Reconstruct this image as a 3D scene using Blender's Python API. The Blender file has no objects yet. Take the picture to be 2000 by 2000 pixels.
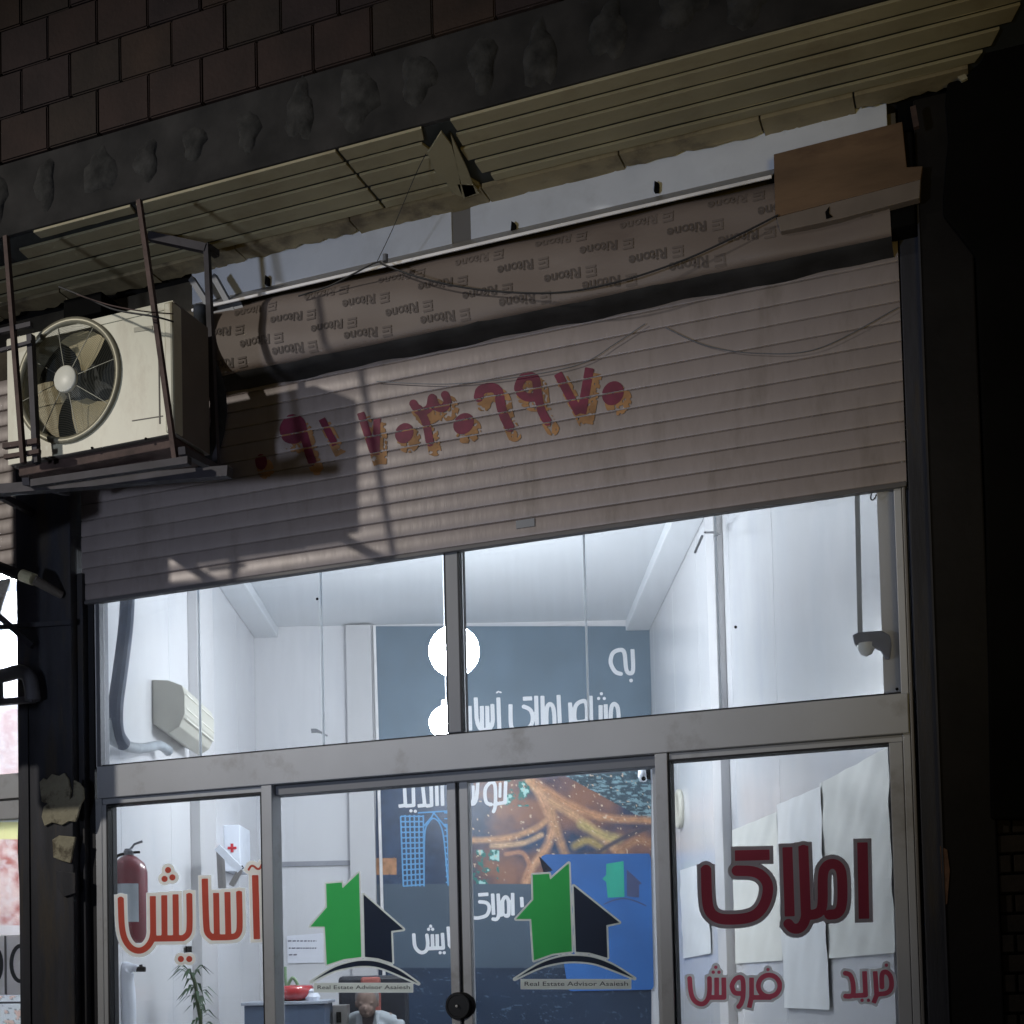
import bpy, bmesh, math, random
import numpy as np
from mathutils import Vector, Matrix
random.seed(7); rng = np.random.default_rng(7)
SC = bpy.context.scene; COL = SC.collection

# ------------------------------------------------------------------ camera
R = np.array([[0.93517564, 0.35333831, -0.02446536], [-0.0374136, 0.02986083, -0.99885362], [-0.3522027, 0.93501891, 0.04114478]])
F = 2600.0; CAM = np.array([4.147, -5.3, 1.55])
cam_d = bpy.data.cameras.new('camera'); cam = bpy.data.objects.new('camera', cam_d); COL.objects.link(cam)
cam_d.sensor_width = 36; cam_d.lens = F/2000*36; cam_d.shift_y = 0.389; cam_d.clip_start = .05; cam_d.clip_end = 500
M = Matrix.Identity(4)
for i in range(3):
    M[i][0] = R[0, i]; M[i][1] = -R[1, i]; M[i][2] = -R[2, i]; M[i][3] = CAM[i]
cam.matrix_world = M; SC.camera = cam

# ------------------------------------------------------------------ light
world = bpy.data.worlds.new('World'); SC.world = world; world.use_nodes = True
wn = world.node_tree; wn.nodes.clear()
wo = wn.nodes.new('ShaderNodeOutputWorld'); bg = wn.nodes.new('ShaderNodeBackground')
bg.inputs[0].default_value = (.60, .62, .80, 1); bg.inputs[1].default_value = .042    # the even glow of a town sky at night
wn.links.new(bg.outputs[0], wo.inputs[0])

def lamp(name, kind, loc, target, energy, color, **kw):
    d = bpy.data.lights.new(name, kind); d.energy = energy; d.color = color
    for k, v in kw.items(): setattr(d, k, v)
    o = bpy.data.objects.new(name, d); COL.objects.link(o); o.location = loc
    o.rotation_euler = (Vector(target)-Vector(loc)).to_track_quat('-Z', 'Y').to_euler()
    return o
# street lamp across the road, up to the left: throws the air conditioner's shadow onto the shutter
lamp('street_lamp_light', 'SPOT', (-4.56, -8.10, 7.02), (.55, 0, 3.35), 1450, (1, .94, .84), spot_size=math.radians(37), spot_blend=1, shadow_soft_size=.16)
# added yellow fill lamp, no such source in view, for the eave's underside
lamp('eave_fill_light', 'SPOT', (5.6, -8.0, .5), (3.9, 0, 5.0), 270, (1, .74, .22), spot_size=math.radians(45), spot_blend=.9, shadow_soft_size=.5)
lamp('fascia_fill_light', 'SPOT', (-.5, -9.5, .6), (1.8, 0, 4.2), 800, (.72, .81, 1), spot_size=math.radians(34), spot_blend=.9, shadow_soft_size=.3)  # added bluish fill lamp for the fascia and the shutter's shaded parts
SC.view_settings.view_transform = 'Standard'; SC.view_settings.look = 'None'
SC.view_settings.gamma = 1; SC.view_settings.use_curve_mapping = False; SC.view_settings.exposure = 0
SC.cycles.max_bounces = 10; SC.cycles.transparent_max_bounces = 16; SC.cycles.use_denoising = True

# ------------------------------------------------------------------ geometry of the place
ANG = math.radians(21.875); ER = np.array([math.cos(ANG), math.sin(ANG), 0]); ED = np.array([-math.sin(ANG), math.cos(ANG), 0])
RL, RR, DB, ZC, FL = -2.05, 1.6, 12.2, 4.72, .15        # shop room: it stands skewed to the street front
def ray(px, py): return R.T@np.array([px-1000, py-1778, F])
def at(px, py, Y=0.0):
    d = ray(px, py); return CAM+d*((Y-CAM[1])/d[1])
def atz(px, py, z=4.88):
    d = ray(px, py); return CAM+d*((z-CAM[2])/d[2])
def rp(r, d, z): return np.array([CAM[0], CAM[1], 0])+ER*r+ED*d+np.array([0, 0, z])
def rb(px, py, d=DB):                                    # point on a plane of the room parallel to its back wall
    r = ray(px, py); t = d/(r@ED); return CAM+r*t
def rwl(px, py, rr):                                     # point on a plane of the room parallel to its side walls
    r = ray(px, py); t = rr/(r@ER); return CAM+r*t
def rc(P):                                               # world -> room coordinates
    q = np.array(P)-CAM; return q@ER, q@ED, P[2]

# ------------------------------------------------------------------ materials
def lin(c): return tuple((v/12.92 if v <= .04045 else ((v+.055)/1.055)**2.4) for v in c)
MATS = {}
def mat(name, col, rough=.6, metal=0, var=.15, scale=6, bump=0, bscale=40, emit=None, estr=0, dirt=None, dscale=2, dlo=.5, dhi=.65, stretch=None, coat=0, spec=.5):
    if name in MATS: return MATS[name]
    m = bpy.data.materials.new(name); m.use_nodes = True; nt = m.node_tree; b = nt.nodes['Principled BSDF']
    b.inputs['Roughness'].default_value = rough; b.inputs['Metallic'].default_value = metal
    b.inputs['Coat Weight'].default_value = coat; b.inputs['Specular IOR Level'].default_value = spec
    tc = nt.nodes.new('ShaderNodeNewGeometry'); mp = nt.nodes.new('ShaderNodeMapping')
    nt.links.new(tc.outputs['Position'], mp.inputs[0])
    if stretch: mp.inputs['Scale'].default_value = stretch
    no = nt.nodes.new('ShaderNodeTexNoise'); no.inputs['Scale'].default_value = scale; no.inputs['Detail'].default_value = 6
    nt.links.new(mp.outputs[0], no.inputs[0])
    cr = nt.nodes.new('ShaderNodeValToRGB'); cr.color_ramp.elements[0].position = .3; cr.color_ramp.elements[1].position = .7
    cr.color_ramp.elements[0].color = tuple(c*(1-var) for c in col)+(1,); cr.color_ramp.elements[1].color = tuple(min(1, c*(1+var)) for c in col)+(1,)
    nt.links.new(no.outputs[0], cr.inputs[0]); out = cr.outputs[0]
    if dirt:
        n2 = nt.nodes.new('ShaderNodeTexNoise'); n2.inputs['Scale'].default_value = dscale; n2.inputs['Detail'].default_value = 9; n2.inputs['Roughness'].default_value = .65
        nt.links.new(mp.outputs[0], n2.inputs[0])
        c2 = nt.nodes.new('ShaderNodeValToRGB'); c2.color_ramp.elements[0].position = dlo; c2.color_ramp.elements[1].position = dhi
        nt.links.new(n2.outputs[0], c2.inputs[0])
        mx = nt.nodes.new('ShaderNodeMixRGB'); mx.inputs[2].default_value = tuple(dirt)+(1,)
        nt.links.new(c2.outputs[0], mx.inputs[0]); nt.links.new(out, mx.inputs[1]); out = mx.outputs[0]
    nt.links.new(out, b.inputs['Base Color'])
    if bump:
        n3 = nt.nodes.new('ShaderNodeTexNoise'); n3.inputs['Scale'].default_value = bscale; n3.inputs['Detail'].default_value = 5
        nt.links.new(mp.outputs[0], n3.inputs[0]); bp = nt.nodes.new('ShaderNodeBump'); bp.inputs['Strength'].default_value = bump; bp.inputs['Distance'].default_value = .01
        nt.links.new(n3.outputs[0], bp.inputs['Height']); nt.links.new(bp.outputs[0], b.inputs['Normal'])
    if emit: b.inputs['Emission Color'].default_value = tuple(emit)+(1,); b.inputs['Emission Strength'].default_value = estr
    MATS[name] = m; return m
def glass_mat(name, tint=(1, 1, 1), refl=1.45, rough=.0, film=0):
    m = bpy.data.materials.new(name); m.use_nodes = True; nt = m.node_tree; nt.nodes.clear()
    o = nt.nodes.new('ShaderNodeOutputMaterial'); t = nt.nodes.new('ShaderNodeBsdfTransparent'); g = nt.nodes.new('ShaderNodeBsdfGlossy')
    fr = nt.nodes.new('ShaderNodeFresnel'); fr.inputs[0].default_value = refl; mx = nt.nodes.new('ShaderNodeMixShader')
    t.inputs[0].default_value = tuple(tint)+(1,); g.inputs['Roughness'].default_value = rough
    nt.links.new(fr.outputs[0], mx.inputs[0]); nt.links.new(t.outputs[0], mx.inputs[1]); nt.links.new(g.outputs[0], mx.inputs[2])
    last = mx.outputs[0]
    if film:                                             # dried streaks of dust on the pane
        tc = nt.nodes.new('ShaderNodeNewGeometry'); mp = nt.nodes.new('ShaderNodeMapping'); mp.inputs['Scale'].default_value = (14, 1, 1.6)
        n = nt.nodes.new('ShaderNodeTexNoise'); n.inputs['Scale'].default_value = 2; n.inputs['Detail'].default_value = 6
        mr = nt.nodes.new('ShaderNodeMapRange'); mr.inputs[1].default_value = .3; mr.inputs[2].default_value = .8; mr.inputs[3].default_value = film*.75; mr.inputs[4].default_value = film
        df = nt.nodes.new('ShaderNodeBsdfDiffuse'); df.inputs[0].default_value = (.7, .72, .75, 1); m2 = nt.nodes.new('ShaderNodeMixShader')
        nt.links.new(tc.outputs['Position'], mp.inputs[0]); nt.links.new(mp.outputs[0], n.inputs[0]); nt.links.new(n.outputs[0], mr.inputs[0])
        nt.links.new(mr.outputs[0], m2.inputs[0]); nt.links.new(last, m2.inputs[1]); nt.links.new(df.outputs[0], m2.inputs[2]); last = m2.outputs[0]
    nt.links.new(last, o.inputs[0]); MATS[name] = m; return m
def vcol_mat(name, rough=.5):
    m = bpy.data.materials.new(name); m.use_nodes = True; b = m.node_tree.nodes['Principled BSDF']; b.inputs['Roughness'].default_value = rough
    a = m.node_tree.nodes.new('ShaderNodeVertexColor'); a.layer_name = 'Col'; m.node_tree.links.new(a.outputs[0], b.inputs['Base Color']); return m

m_slat = mat('shutter_paint', (.335, .29, .285), .40, .1, .10, 3, .12, 14, dirt=(.21, .18, .165), dscale=3.0, dlo=.48, dhi=.75, stretch=(2.2, 1, .6))
m_rail = mat('shutter_rail', (.12, .115, .12), .5)
m_soff = mat('yellowed_board', (.36, .32, .20), .6, 0, .12, 3, .1, 30, dirt=(.24, .195, .11), dscale=2.2, dlo=.5, dhi=.75)
m_tile = mat('sandy_tile', (.30, .25, .15), .8, 0, .25, 5, .3, 25, dirt=(.14, .11, .07), dscale=4)
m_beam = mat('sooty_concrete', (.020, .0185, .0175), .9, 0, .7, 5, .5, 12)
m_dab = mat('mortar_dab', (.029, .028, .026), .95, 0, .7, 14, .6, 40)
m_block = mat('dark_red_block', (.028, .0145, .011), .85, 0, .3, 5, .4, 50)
m_joint = mat('block_joint', (.018, .012, .010), .95)
m_white = mat('white_sheet_metal', (.80, .85, .95), .5, 0, .06, 6, dirt=(.70, .74, .82), dscale=3)
m_lip = mat('grey_trim', (.25, .24, .235), .45, .2, .05, 4)
m_bright = mat('bare_edge', (.85, .84, .85), .35)
m_ply = mat('stained_plywood', (.16, .098, .055), .7, 0, .35, 4, .15, 30, dirt=(.09, .05, .03), dscale=2.5, stretch=(.5, 1, 2))
m_batten = mat('pale_batten', (.19, .155, .13), .7, 0, .15, 6)
m_carton = mat('brown_wrap', (.195, .158, .140), .6, 0, .12, 3, .3, 8, dirt=(.17, .135, .12), dscale=3, stretch=(.4, 1, 1))
m_ink = mat('wrap_ink', (.098, .080, .074), .7)
m_ink2 = mat('wrap_ink_pale', (.145, .118, .107), .7)
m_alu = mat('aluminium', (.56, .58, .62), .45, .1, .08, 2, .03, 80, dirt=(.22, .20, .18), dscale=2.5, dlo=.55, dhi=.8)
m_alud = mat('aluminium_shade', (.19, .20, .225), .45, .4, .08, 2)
m_gasket = mat('black_gasket', (.012, .013, .018), .6)
m_steel = mat('dark_steel', (.040, .042, .055), .6, .2, .35, 4, .15, 30, dirt=(.065, .055, .045), dscale=3, stretch=(3, 3, .5))
m_plaster = mat('old_plaster', (.40, .37, .27), .9, 0, .2, 9, .5, 50, dirt=(.16, .14, .10), dscale=9, dlo=.52, dhi=.62)
m_black = mat('soot', (.0035, .0035, .0035), .9, 0, .4, 3, spec=.1)
m_rust = mat('rusty_angle_iron', (.085, .055, .048), .7, .3, .35, 14, .3, 60)
m_rustd = mat('dark_angle_iron', (.035, .032, .04), .6, .3, .3, 14)
m_acw = mat('cream_enamel', (.60, .58, .44), .38, 0, .06, 3, dirt=(.42, .37, .26), dscale=5, dlo=.48, dhi=.8, stretch=(2, 1, .8))
m_acs = mat('unit_side', (.16, .14, .12), .6, 0, .15, 4)
m_grille = mat('grille_wire', (.20, .20, .16), .45, .2)
m_ring = mat('grille_ring', (.30, .28, .20), .4, .2, .2, 5)
m_blade = mat('fan_blade', (.46, .39, .22), .5, 0, .15, 5)
m_dark = mat('dark_cavity', (.03, .035, .035), .7)
m_red = mat('spray_red', (.15, .016, .045), .6, 0, .35, 14)
m_yel = mat('spray_yellow', (.33, .175, .075), .7, 0, .35, 14)
m_cable = mat('cable', (.02, .02, .022), .6)
m_wall = mat('white_wall_panel', (.72, .725, .755), .20, 0, .03, 1.3, dirt=(.66, .68, .73), dscale=1.2, stretch=(1, 1, .4))
m_ceil = mat('white_ceiling', (.72, .75, .79), .7, 0, .02, 2)
m_floor = mat('shop_floor', (.50, .49, .47), .25, 0, .1, 3)
m_seam = mat('panel_seam', (.30, .31, .35), .6)
m_pil = mat('grey_pilaster', (.58, .58, .60), .5, 0, .03, 2)
m_pave = mat('pavement', (.20, .19, .18), .85, 0, .2, 3, .3, 30)
m_asph = mat('asphalt', (.05, .05, .05), .9, 0, .2, 6, .4, 60)
g_clear = glass_mat('clear_glass', film=.035); g_film = glass_mat('streaked_glass', film=.085)
m_gedge = mat('glass_edge', (.75, .8, .82), .3, emit=None)
m_sred = mat('sticker_red', (.42, .045, .030), .4, 0, .04)
m_sred2 = mat('sticker_dark_red', (.30, .035, .045), .4, 0, .04)
m_sbeige = mat('sticker_beige', (.55, .50, .45), .5, 0, .03)
m_sgrey = mat('sticker_grey', (.26, .25, .25), .5, 0, .03)
m_sdark = mat('sticker_outline', (.13, .10, .11), .5, 0, .03)
m_green = mat('sticker_green', (.035, .25, .07), .4, 0, .04)
m_navy = mat('sticker_navy', (.010, .016, .035), .4, 0, .04)
m_print = mat('white_print', (.86, .88, .92), .5, 0, .02)
m_led = mat('led_globe_glow', (.9, .95, 1), .5, emit=(.88, .95, 1), estr=108)

def backlit(m, col, k=.6):                                # thin vinyl or print on glass lets the light behind it through
    nt = m.node_tree; b = nt.nodes['Principled BSDF']; o = nt.nodes['Material Output']; t = nt.nodes.new('ShaderNodeBsdfTranslucent'); mx = nt.nodes.new('ShaderNodeMixShader')
    mx.inputs[0].default_value = k
    if col is None: nt.links.new(b.inputs['Base Color'].links[0].from_socket, t.inputs[0])
    else: t.inputs[0].default_value = tuple(col)+(1,)
    nt.links.new(b.outputs[0], mx.inputs[1]); nt.links.new(t.outputs[0], mx.inputs[2]); nt.links.new(mx.outputs[0], o.inputs[0]); return m
backlit(m_sred, (.72, .135, .095), .78); backlit(m_sred2, (.90, .17, .25), .8); backlit(m_sbeige, (.95, .90, .82), .8); backlit(m_sgrey, (.98, .96, .94), .85); backlit(m_sdark, (.40, .34, .36), .7)
backlit(m_green, (.10, .72, .20), .85); backlit(m_navy, (.03, .05, .11), .5); backlit(m_gedge, (.9, .95, 1), .8)
# ------------------------------------------------------------------ object helpers
def tag(o, label=None, cat=None, group=None, kind=None):
    if label: o['label'] = label
    if cat: o['category'] = cat
    if group: o['group'] = group
    if kind: o['kind'] = kind
    return o
def thing(name, loc, label, cat, group=None):
    o = bpy.data.objects.new(name, None); COL.objects.link(o); o.location = tuple(map(float, loc)); o.empty_display_size = .1
    return tag(o, label, cat, group)
def wloc(o):
    v = Vector((0, 0, 0))
    while o is not None: v = v+o.location; o = o.parent
    return v
def link(name, me, parent=None, loc=(0, 0, 0), m=None):
    o = bpy.data.objects.new(name, me); COL.objects.link(o); o.parent = parent; o.location = loc
    if m is not None and len(me.materials) == 0: me.materials.append(m)
    return o
class MB:
    """collects shapes in world coordinates, builds ONE mesh object relative to its parent"""
    def __init__(s): s.v = []; s.f = []
    def add(s, vs, fs):
        b = len(s.v); s.v += [tuple(map(float, p)) for p in vs]; s.f += [tuple(i+b for i in f) for f in fs]; return s
    def box(s, x0, x1, y0, y1, z0, z1, T=None):
        c = [(x0, y0, z0), (x1, y0, z0), (x1, y1, z0), (x0, y1, z0), (x0, y0, z1), (x1, y0, z1), (x1, y1, z1), (x0, y1, z1)]
        if T: c = [T(*p) for p in c]
        return s.add(c, [(0, 3, 2, 1), (4, 5, 6, 7), (0, 1, 5, 4), (1, 2, 6, 5), (2, 3, 7, 6), (3, 0, 4, 7)])
    def prism(s, pts, n, t):                             # polygon (world points) pushed along n by t
        k = len(pts); n = np.array(n)*t; a = [np.array(p) for p in pts]
        return s.add(a+[p+n for p in a], [tuple(range(k))[::-1], tuple(range(k, 2*k))]+[(i, (i+1) % k, (i+1) % k+k, i+k) for i in range(k)])
    def tube(s, pts, r, seg=8, caps=True):
        pts = [Vector(tuple(map(float, p))) for p in pts]; rs = r if isinstance(r, (list, tuple)) else [r]*len(pts)
        b = len(s.v); n = len(pts)
        t0 = (pts[1]-pts[0]).normalized(); up = Vector((0, 0, 1)) if abs(t0.z) < .9 else Vector((0, 1, 0))
        u = t0.cross(up).normalized()
        for i, p in enumerate(pts):
            t = (pts[min(i+1, n-1)]-pts[max(i-1, 0)]).normalized(); u = (u-t*u.dot(t)).normalized(); w = t.cross(u)
            for k in range(seg):
                a = 2*math.pi*(k+.5)/seg; s.v.append(tuple(p+(u*math.cos(a)+w*math.sin(a))*rs[i]))
        for i in range(n-1):
            for k in range(seg): s.f.append((b+i*seg+k, b+i*seg+(k+1) % seg, b+(i+1)*seg+(k+1) % seg, b+(i+1)*seg+k))
        if caps: s.f.append(tuple(b+k for k in range(seg))[::-1]); s.f.append(tuple(b+(n-1)*seg+k for k in range(seg)))
        return s
    def bar(s, a, b, w): return s.tube([a, b], w*.7071, 4)
    def lathe(s, c, prof, seg=20, ax=(0, 0, 1)):         # profile of (radius, height) round axis ax through c
        ax = Vector(ax).normalized(); u = ax.orthogonal().normalized(); w = ax.cross(u); c = Vector(tuple(map(float, c))); b = len(s.v)
        for r, h in prof:
            for k in range(seg):
                a = 2*math.pi*k/seg; s.v.append(tuple(c+ax*h+(u*math.cos(a)+w*math.sin(a))*r))
        for i in range(len(prof)-1):
            for k in range(seg): s.f.append((b+i*seg+k, b+i*seg+(k+1) % seg, b+(i+1)*seg+(k+1) % seg, b+(i+1)*seg+k))
        return s
    def build(s, name, m, parent=None, bevel=0, smooth=False, label=None, kind=None):
        off = wloc(parent) if parent is not None else Vector((0, 0, 0))
        me = bpy.data.meshes.new(name); me.from_pydata([(p[0]-off.x, p[1]-off.y, p[2]-off.z) for p in s.v], [], s.f); me.update()
        bm = bmesh.new(); bm.from_mesh(me); bmesh.ops.recalc_face_normals(bm, faces=bm.faces); bm.to_mesh(me); bm.free()
        me.materials.append(m)
        if smooth: me.shade_smooth()
        o = link(name, me, parent)
        if bevel:
            bv = o.modifiers.new('b', 'BEVEL'); bv.width = bevel; bv.segments = 2; bv.limit_method = 'ANGLE'
        return tag(o, label, None, None, kind)
def cat_pts(p, n=6, closed=False):                       # Catmull-Rom through points
    p = [np.array(q, float) for q in p]; out = []
    for i in range(len(p)-1):
        a = p[max(i-1, 0)]; b = p[i]; c = p[i+1]; d = p[min(i+2, len(p)-1)]
        for k in range(n):
            t = k/n; out.append(.5*((2*b)+(-a+c)*t+(2*a-5*b+4*c-d)*t*t+(-a+3*b-3*c+d)*t**3))
    out.append(p[-1]); return out

# --- flat print: marching squares over a field drawn in flat coordinates, then laid on a surface
def f_stroke(pts, w):
    pts = np.array(pts, float)
    if 4 <= len(pts) < 13:                               # round off the corners of hand-drawn lettering
        for _ in range(2):
            q = [pts[0]]
            for a, b in zip(pts[:-1], pts[1:]): q += [a*.75+b*.25, a*.25+b*.75]
            q.append(pts[-1]); pts = np.array(q)
    def f(X, Y, o=0):
        best = np.full(X.shape, 1e9)
        for a, b in zip(pts[:-1], pts[1:]):
            d = b-a; L = math.hypot(*d)
            if L < 1e-6: continue
            d = d/L; t = (X-a[0])*d[0]+(Y-a[1])*d[1]; s_ = np.abs((X-a[0])*d[1]-(Y-a[1])*d[0])
            best = np.minimum(best, np.maximum(s_-w/2-o, np.maximum(-t, t-L)-o))
        for q in pts[1:-1]: best = np.minimum(best, np.hypot(X-q[0], Y-q[1])-w/2-o)
        return best
    return f
def f_dot(x, y, rx, ry=None, ang=0):
    ry = ry or rx; c, s_ = math.cos(ang), math.sin(ang)
    def f(X, Y, o=0):
        u = (X-x)*c+(Y-y)*s_; v = -(X-x)*s_+(Y-y)*c
        return (np.sqrt((u/(rx+o))**2+(v/(ry+o))**2)-1)*min(rx, ry)
    return f
def f_poly(pts):
    P = np.array(pts, float)
    def f(X, Y, o=0):
        d = np.full(X.shape, 1e18); s_ = np.ones(X.shape); n = len(P)
        for i in range(n):
            a = P[i]; b = P[i-1]; e = b-a
            if e@e < 1e-9: continue
            wx = X-a[0]; wy = Y-a[1]
            t = np.clip((wx*e[0]+wy*e[1])/(e@e), 0, 1); d = np.minimum(d, (wx-e[0]*t)**2+(wy-e[1]*t)**2)
            c1 = Y >= a[1]; c2 = Y < b[1]; c3 = e[0]*wy > e[1]*wx
            s_ = np.where((c1 & c2 & c3) | (~c1 & ~c2 & ~c3), -s_, s_)
        return s_*np.sqrt(d)-o
    return f
def zp(ox, oy, s_, pts): return [(ox+x*s_, oy+y*s_) for x, y in pts]
def decal(name, fs, bounds, step, mapf, m, parent, o=0, extra=None, label=None, kind=None):
    x0, x1, y0, y1 = bounds; nx = max(2, int((x1-x0)/step)); ny = max(2, int((y1-y0)/step))
    xs = np.linspace(x0, x1, nx+1); ys = np.linspace(y0, y1, ny+1); X, Y = np.meshgrid(xs, ys)
    V = np.full(X.shape, 1e9)
    for f in fs: V = np.minimum(V, f(X, Y, o))
    if extra is not None: V = np.maximum(V, extra(X, Y))
    V = np.where(np.abs(V) < 1e-4, 1e-4, V); ins = V < 0; verts = []; vid = {}; faces = []
    def gv(i, j):
        k = (i, j)
        if k not in vid: vid[k] = len(verts); verts.append((X[i, j], Y[i, j]))
        return vid[k]
    def ev(a, b):
        k = (a, b) if a < b else (b, a)
        if k not in vid:
            t = V[a]/(V[a]-V[b]); vid[k] = len(verts); verts.append((X[a]+(X[b]-X[a])*t, Y[a]+(Y[b]-Y[a])*t))
        return vid[k]
    act = ins[:-1, :-1] | ins[1:, :-1] | ins[:-1, 1:] | ins[1:, 1:]
    for i, j in zip(*np.nonzero(act)):
        cs = [(i, j), (i, j+1), (i+1, j+1), (i+1, j)]; poly = []
        for k in range(4):
            a, b = cs[k], cs[(k+1) % 4]
            if ins[a]: poly.append(gv(*a))
            if ins[a] != ins[b]: poly.append(ev(a, b))
        if len(poly) >= 3: faces.append(tuple(poly))
    if not faces: return None
    mb = MB(); mb.v = [tuple(map(float, mapf(x, y))) for x, y in verts]; mb.f = faces
    off = wloc(parent) if parent is not None else Vector((0, 0, 0)); me = bpy.data.meshes.new(name)
    me.from_pydata([(p[0]-off.x, p[1]-off.y, p[2]-off.z) for p in mb.v], [], mb.f); me.update(); me.materials.append(m)
    # faces should look at the viewer's side
    if len(me.polygons) and sum(p.normal.y*p.area for p in me.polygons) > 0: me.flip_normals()
    return tag(link(name, me, parent), label, None, None, kind)
def painted(name, fn, bounds, step, mapf, m, parent=None):   # a flat colour print as a grid coloured per vertex
    x0, x1, y0, y1 = bounds; nx = int((x1-x0)/step); ny = int((y1-y0)/step)
    X, Y = np.meshgrid(np.linspace(x0, x1, nx+1), np.linspace(y0, y1, ny+1)); Cc = fn(X, Y)
    off = wloc(parent) if parent is not None else Vector((0, 0, 0))
    vs = []
    for i in range(ny+1):
        for j in range(nx+1):
            p = mapf(X[i, j], Y[i, j]); vs.append((p[0]-off.x, p[1]-off.y, p[2]-off.z))
    fs = [(i*(nx+1)+j, i*(nx+1)+j+1, (i+1)*(nx+1)+j+1, (i+1)*(nx+1)+j) for i in range(ny) for j in range(nx)]
    me = bpy.data.meshes.new(name); me.from_pydata(vs, [], fs); me.update(); me.materials.append(m)
    at_ = me.color_attributes.new('Col', 'FLOAT_COLOR', 'POINT'); c4 = np.concatenate([Cc.reshape(-1, 3), np.ones(((nx+1)*(ny+1), 1))], 1)
    at_.data.foreach_set('color', c4.astype(np.float32).ravel())
    if sum(p.normal.y for p in me.polygons) > 0: me.flip_normals()
    return link(name, me, parent)
def fbm(X, Y, s_, seed, oct=4):
    out = np.zeros(X.shape); amp = 1; tot = 0
    for k in range(oct):
        r_ = np.random.default_rng(seed+k); G = r_.random((64, 64)); u = X/s_*(2**k)+r_.random()*50; v = Y/s_*(2**k)+r_.random()*50
        iu = np.floor(u).astype(int); iv = np.floor(v).astype(int); fu = u-iu; fv = v-iv; fu = fu*fu*(3-2*fu); fv = fv*fv*(3-2*fv)
        g = lambda a, b: G[a % 64, b % 64]
        out += amp*((g(iu, iv)*(1-fu)+g(iu+1, iv)*fu)*(1-fv)+(g(iu, iv+1)*(1-fu)+g(iu+1, iv+1)*fu)*fv); tot += amp; amp *= .5
    return out/tot
def text_mesh(s_, size=1, bold=0):
    c = bpy.data.curves.new('t', 'FONT'); c.body = s_; c.size = size; c.offset = bold; c.resolution_u = 3; o = bpy.data.objects.new('t', c); COL.objects.link(o)
    dg = bpy.context.evaluated_depsgraph_get(); me = bpy.data.meshes.new_from_object(o.evaluated_get(dg)); bpy.data.objects.remove(o); bpy.data.curves.remove(c)
    return me

# ================================================================== SETTING: ground
def struct(name, mb, m, **k):
    o = mb.build(name, m, **k); o['kind'] = 'structure'; return o
struct('ground', MB().box(-60, 60, -60, 40, -.2, 0), m_asph)
struct('pavement', MB().box(-30, 30, -3.2, .3, .0041, .14), m_pave, bevel=.01)

# ================================================================== SETTING: the shop room
def RB(mb, r0, r1, d0, d1, z0, z1): return mb.box(r0, r1, d0, d1, z0, z1, T=rp)
def dfront(r, y=.10): return (y+5.3-r*ER[1])/ED[1]
# floor and ceiling end at the shop front, walls start behind it
fl = [rp(RL-.1, dfront(RL-.1), FL), rp(RR+.05, dfront(RR+.05), FL), rp(RR+.05, DB+.1, FL), rp(RL-.1, DB+.1, FL)]
struct('shop_floor', MB().prism(fl, (0, 0, -1), .1), m_floor)
struct('shop_ceiling', MB().prism([p+np.array([0, 0, ZC-FL]) for p in fl], (0, 0, 1), .15), m_ceil)
struct('wall_back', RB(MB(), RL-.1, RR+.1, DB, DB+.2, FL, ZC), m_wall)
def side_wall(name, r, sgn, d0):
    w = thing(name, rp(r, d0, FL), None, None); w['kind'] = 'structure'
    edges = [d0]+[d for d in np.arange(7.05 if sgn > 0 else 7.6, DB, 1.22)]+[DB]
    for a, b in zip(edges[:-1], edges[1:]):
        RB(MB(), min(r, r+sgn*.12), max(r, r+sgn*.12), a+.003, b-.003, FL, ZC).build('wall_panel', m_wall, w, bevel=.002)
    RB(MB(), min(r+sgn*.02, r+sgn*.14), max(r+sgn*.02, r+sgn*.14), d0+.01, DB-.01, FL+.01, ZC-.01).build('wall_core', m_seam, w)
    return w
wl = side_wall('wall_left', RL, -1, dfront(RL)); wr = side_wall('wall_right', RR, 1, dfront(RR))
struct('ceiling_cove', RB(RB(MB(), RL, RL+.22, dfront(RL+.25), DB, ZC-.10, ZC-.002), RR-.22, RR, dfront(RR), DB, ZC-.10, ZC-.002), m_ceil, bevel=.01)
struct('pilaster_right', RB(MB(), RR-.06, RR, 8.45, 8.75, FL, ZC-.12), m_pil, bevel=.004)
struct('pilaster_left', RB(MB(), RL, RL+.07, 9.4, 9.95, FL, ZC-.12), m_pil, bevel=.004)
struct('pilaster_back', RB(MB(), -1.20, -.97, DB-.10, DB-.002, FL, ZC-.02), m_pil, bevel=.004)
struct('wall_trim', RB(MB(), -2.03, -1.2, DB-.02, DB-.002, 2.50, 2.545), m_seam)

# ================================================================== the building's outside
SH_B, Z_TR, Z_HB, Z_W = 3.35, 2.555, 2.40, 2.363          # shutter bottom, transom foot, header foot, window head
bw = thing('shop_building', (1.9, .3, 0), 'dark building shell over the estate agent shopfront', 'building')
MB().box(-.03, 3.83, .03, .10, 3.62, 4.86).build('lintel_wall', mat('old_render', (.085, .072, .052), .9, 0, .4, 6, .5, 30), bw); MB().box(-1.6, -.03, .03, .10, 4.2, 4.87).build('lintel_wall', MATS['old_render'], bw)
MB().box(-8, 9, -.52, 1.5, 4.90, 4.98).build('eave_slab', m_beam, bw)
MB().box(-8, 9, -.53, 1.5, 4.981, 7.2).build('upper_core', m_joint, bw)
MB().box(3.84, 9, .02, .6, 0, 4.9).build('side_wall', m_black, bw)
MB().box(-8, -3.2, .02, .6, 0, 4.9).build('side_wall', m_black, bw)

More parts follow.
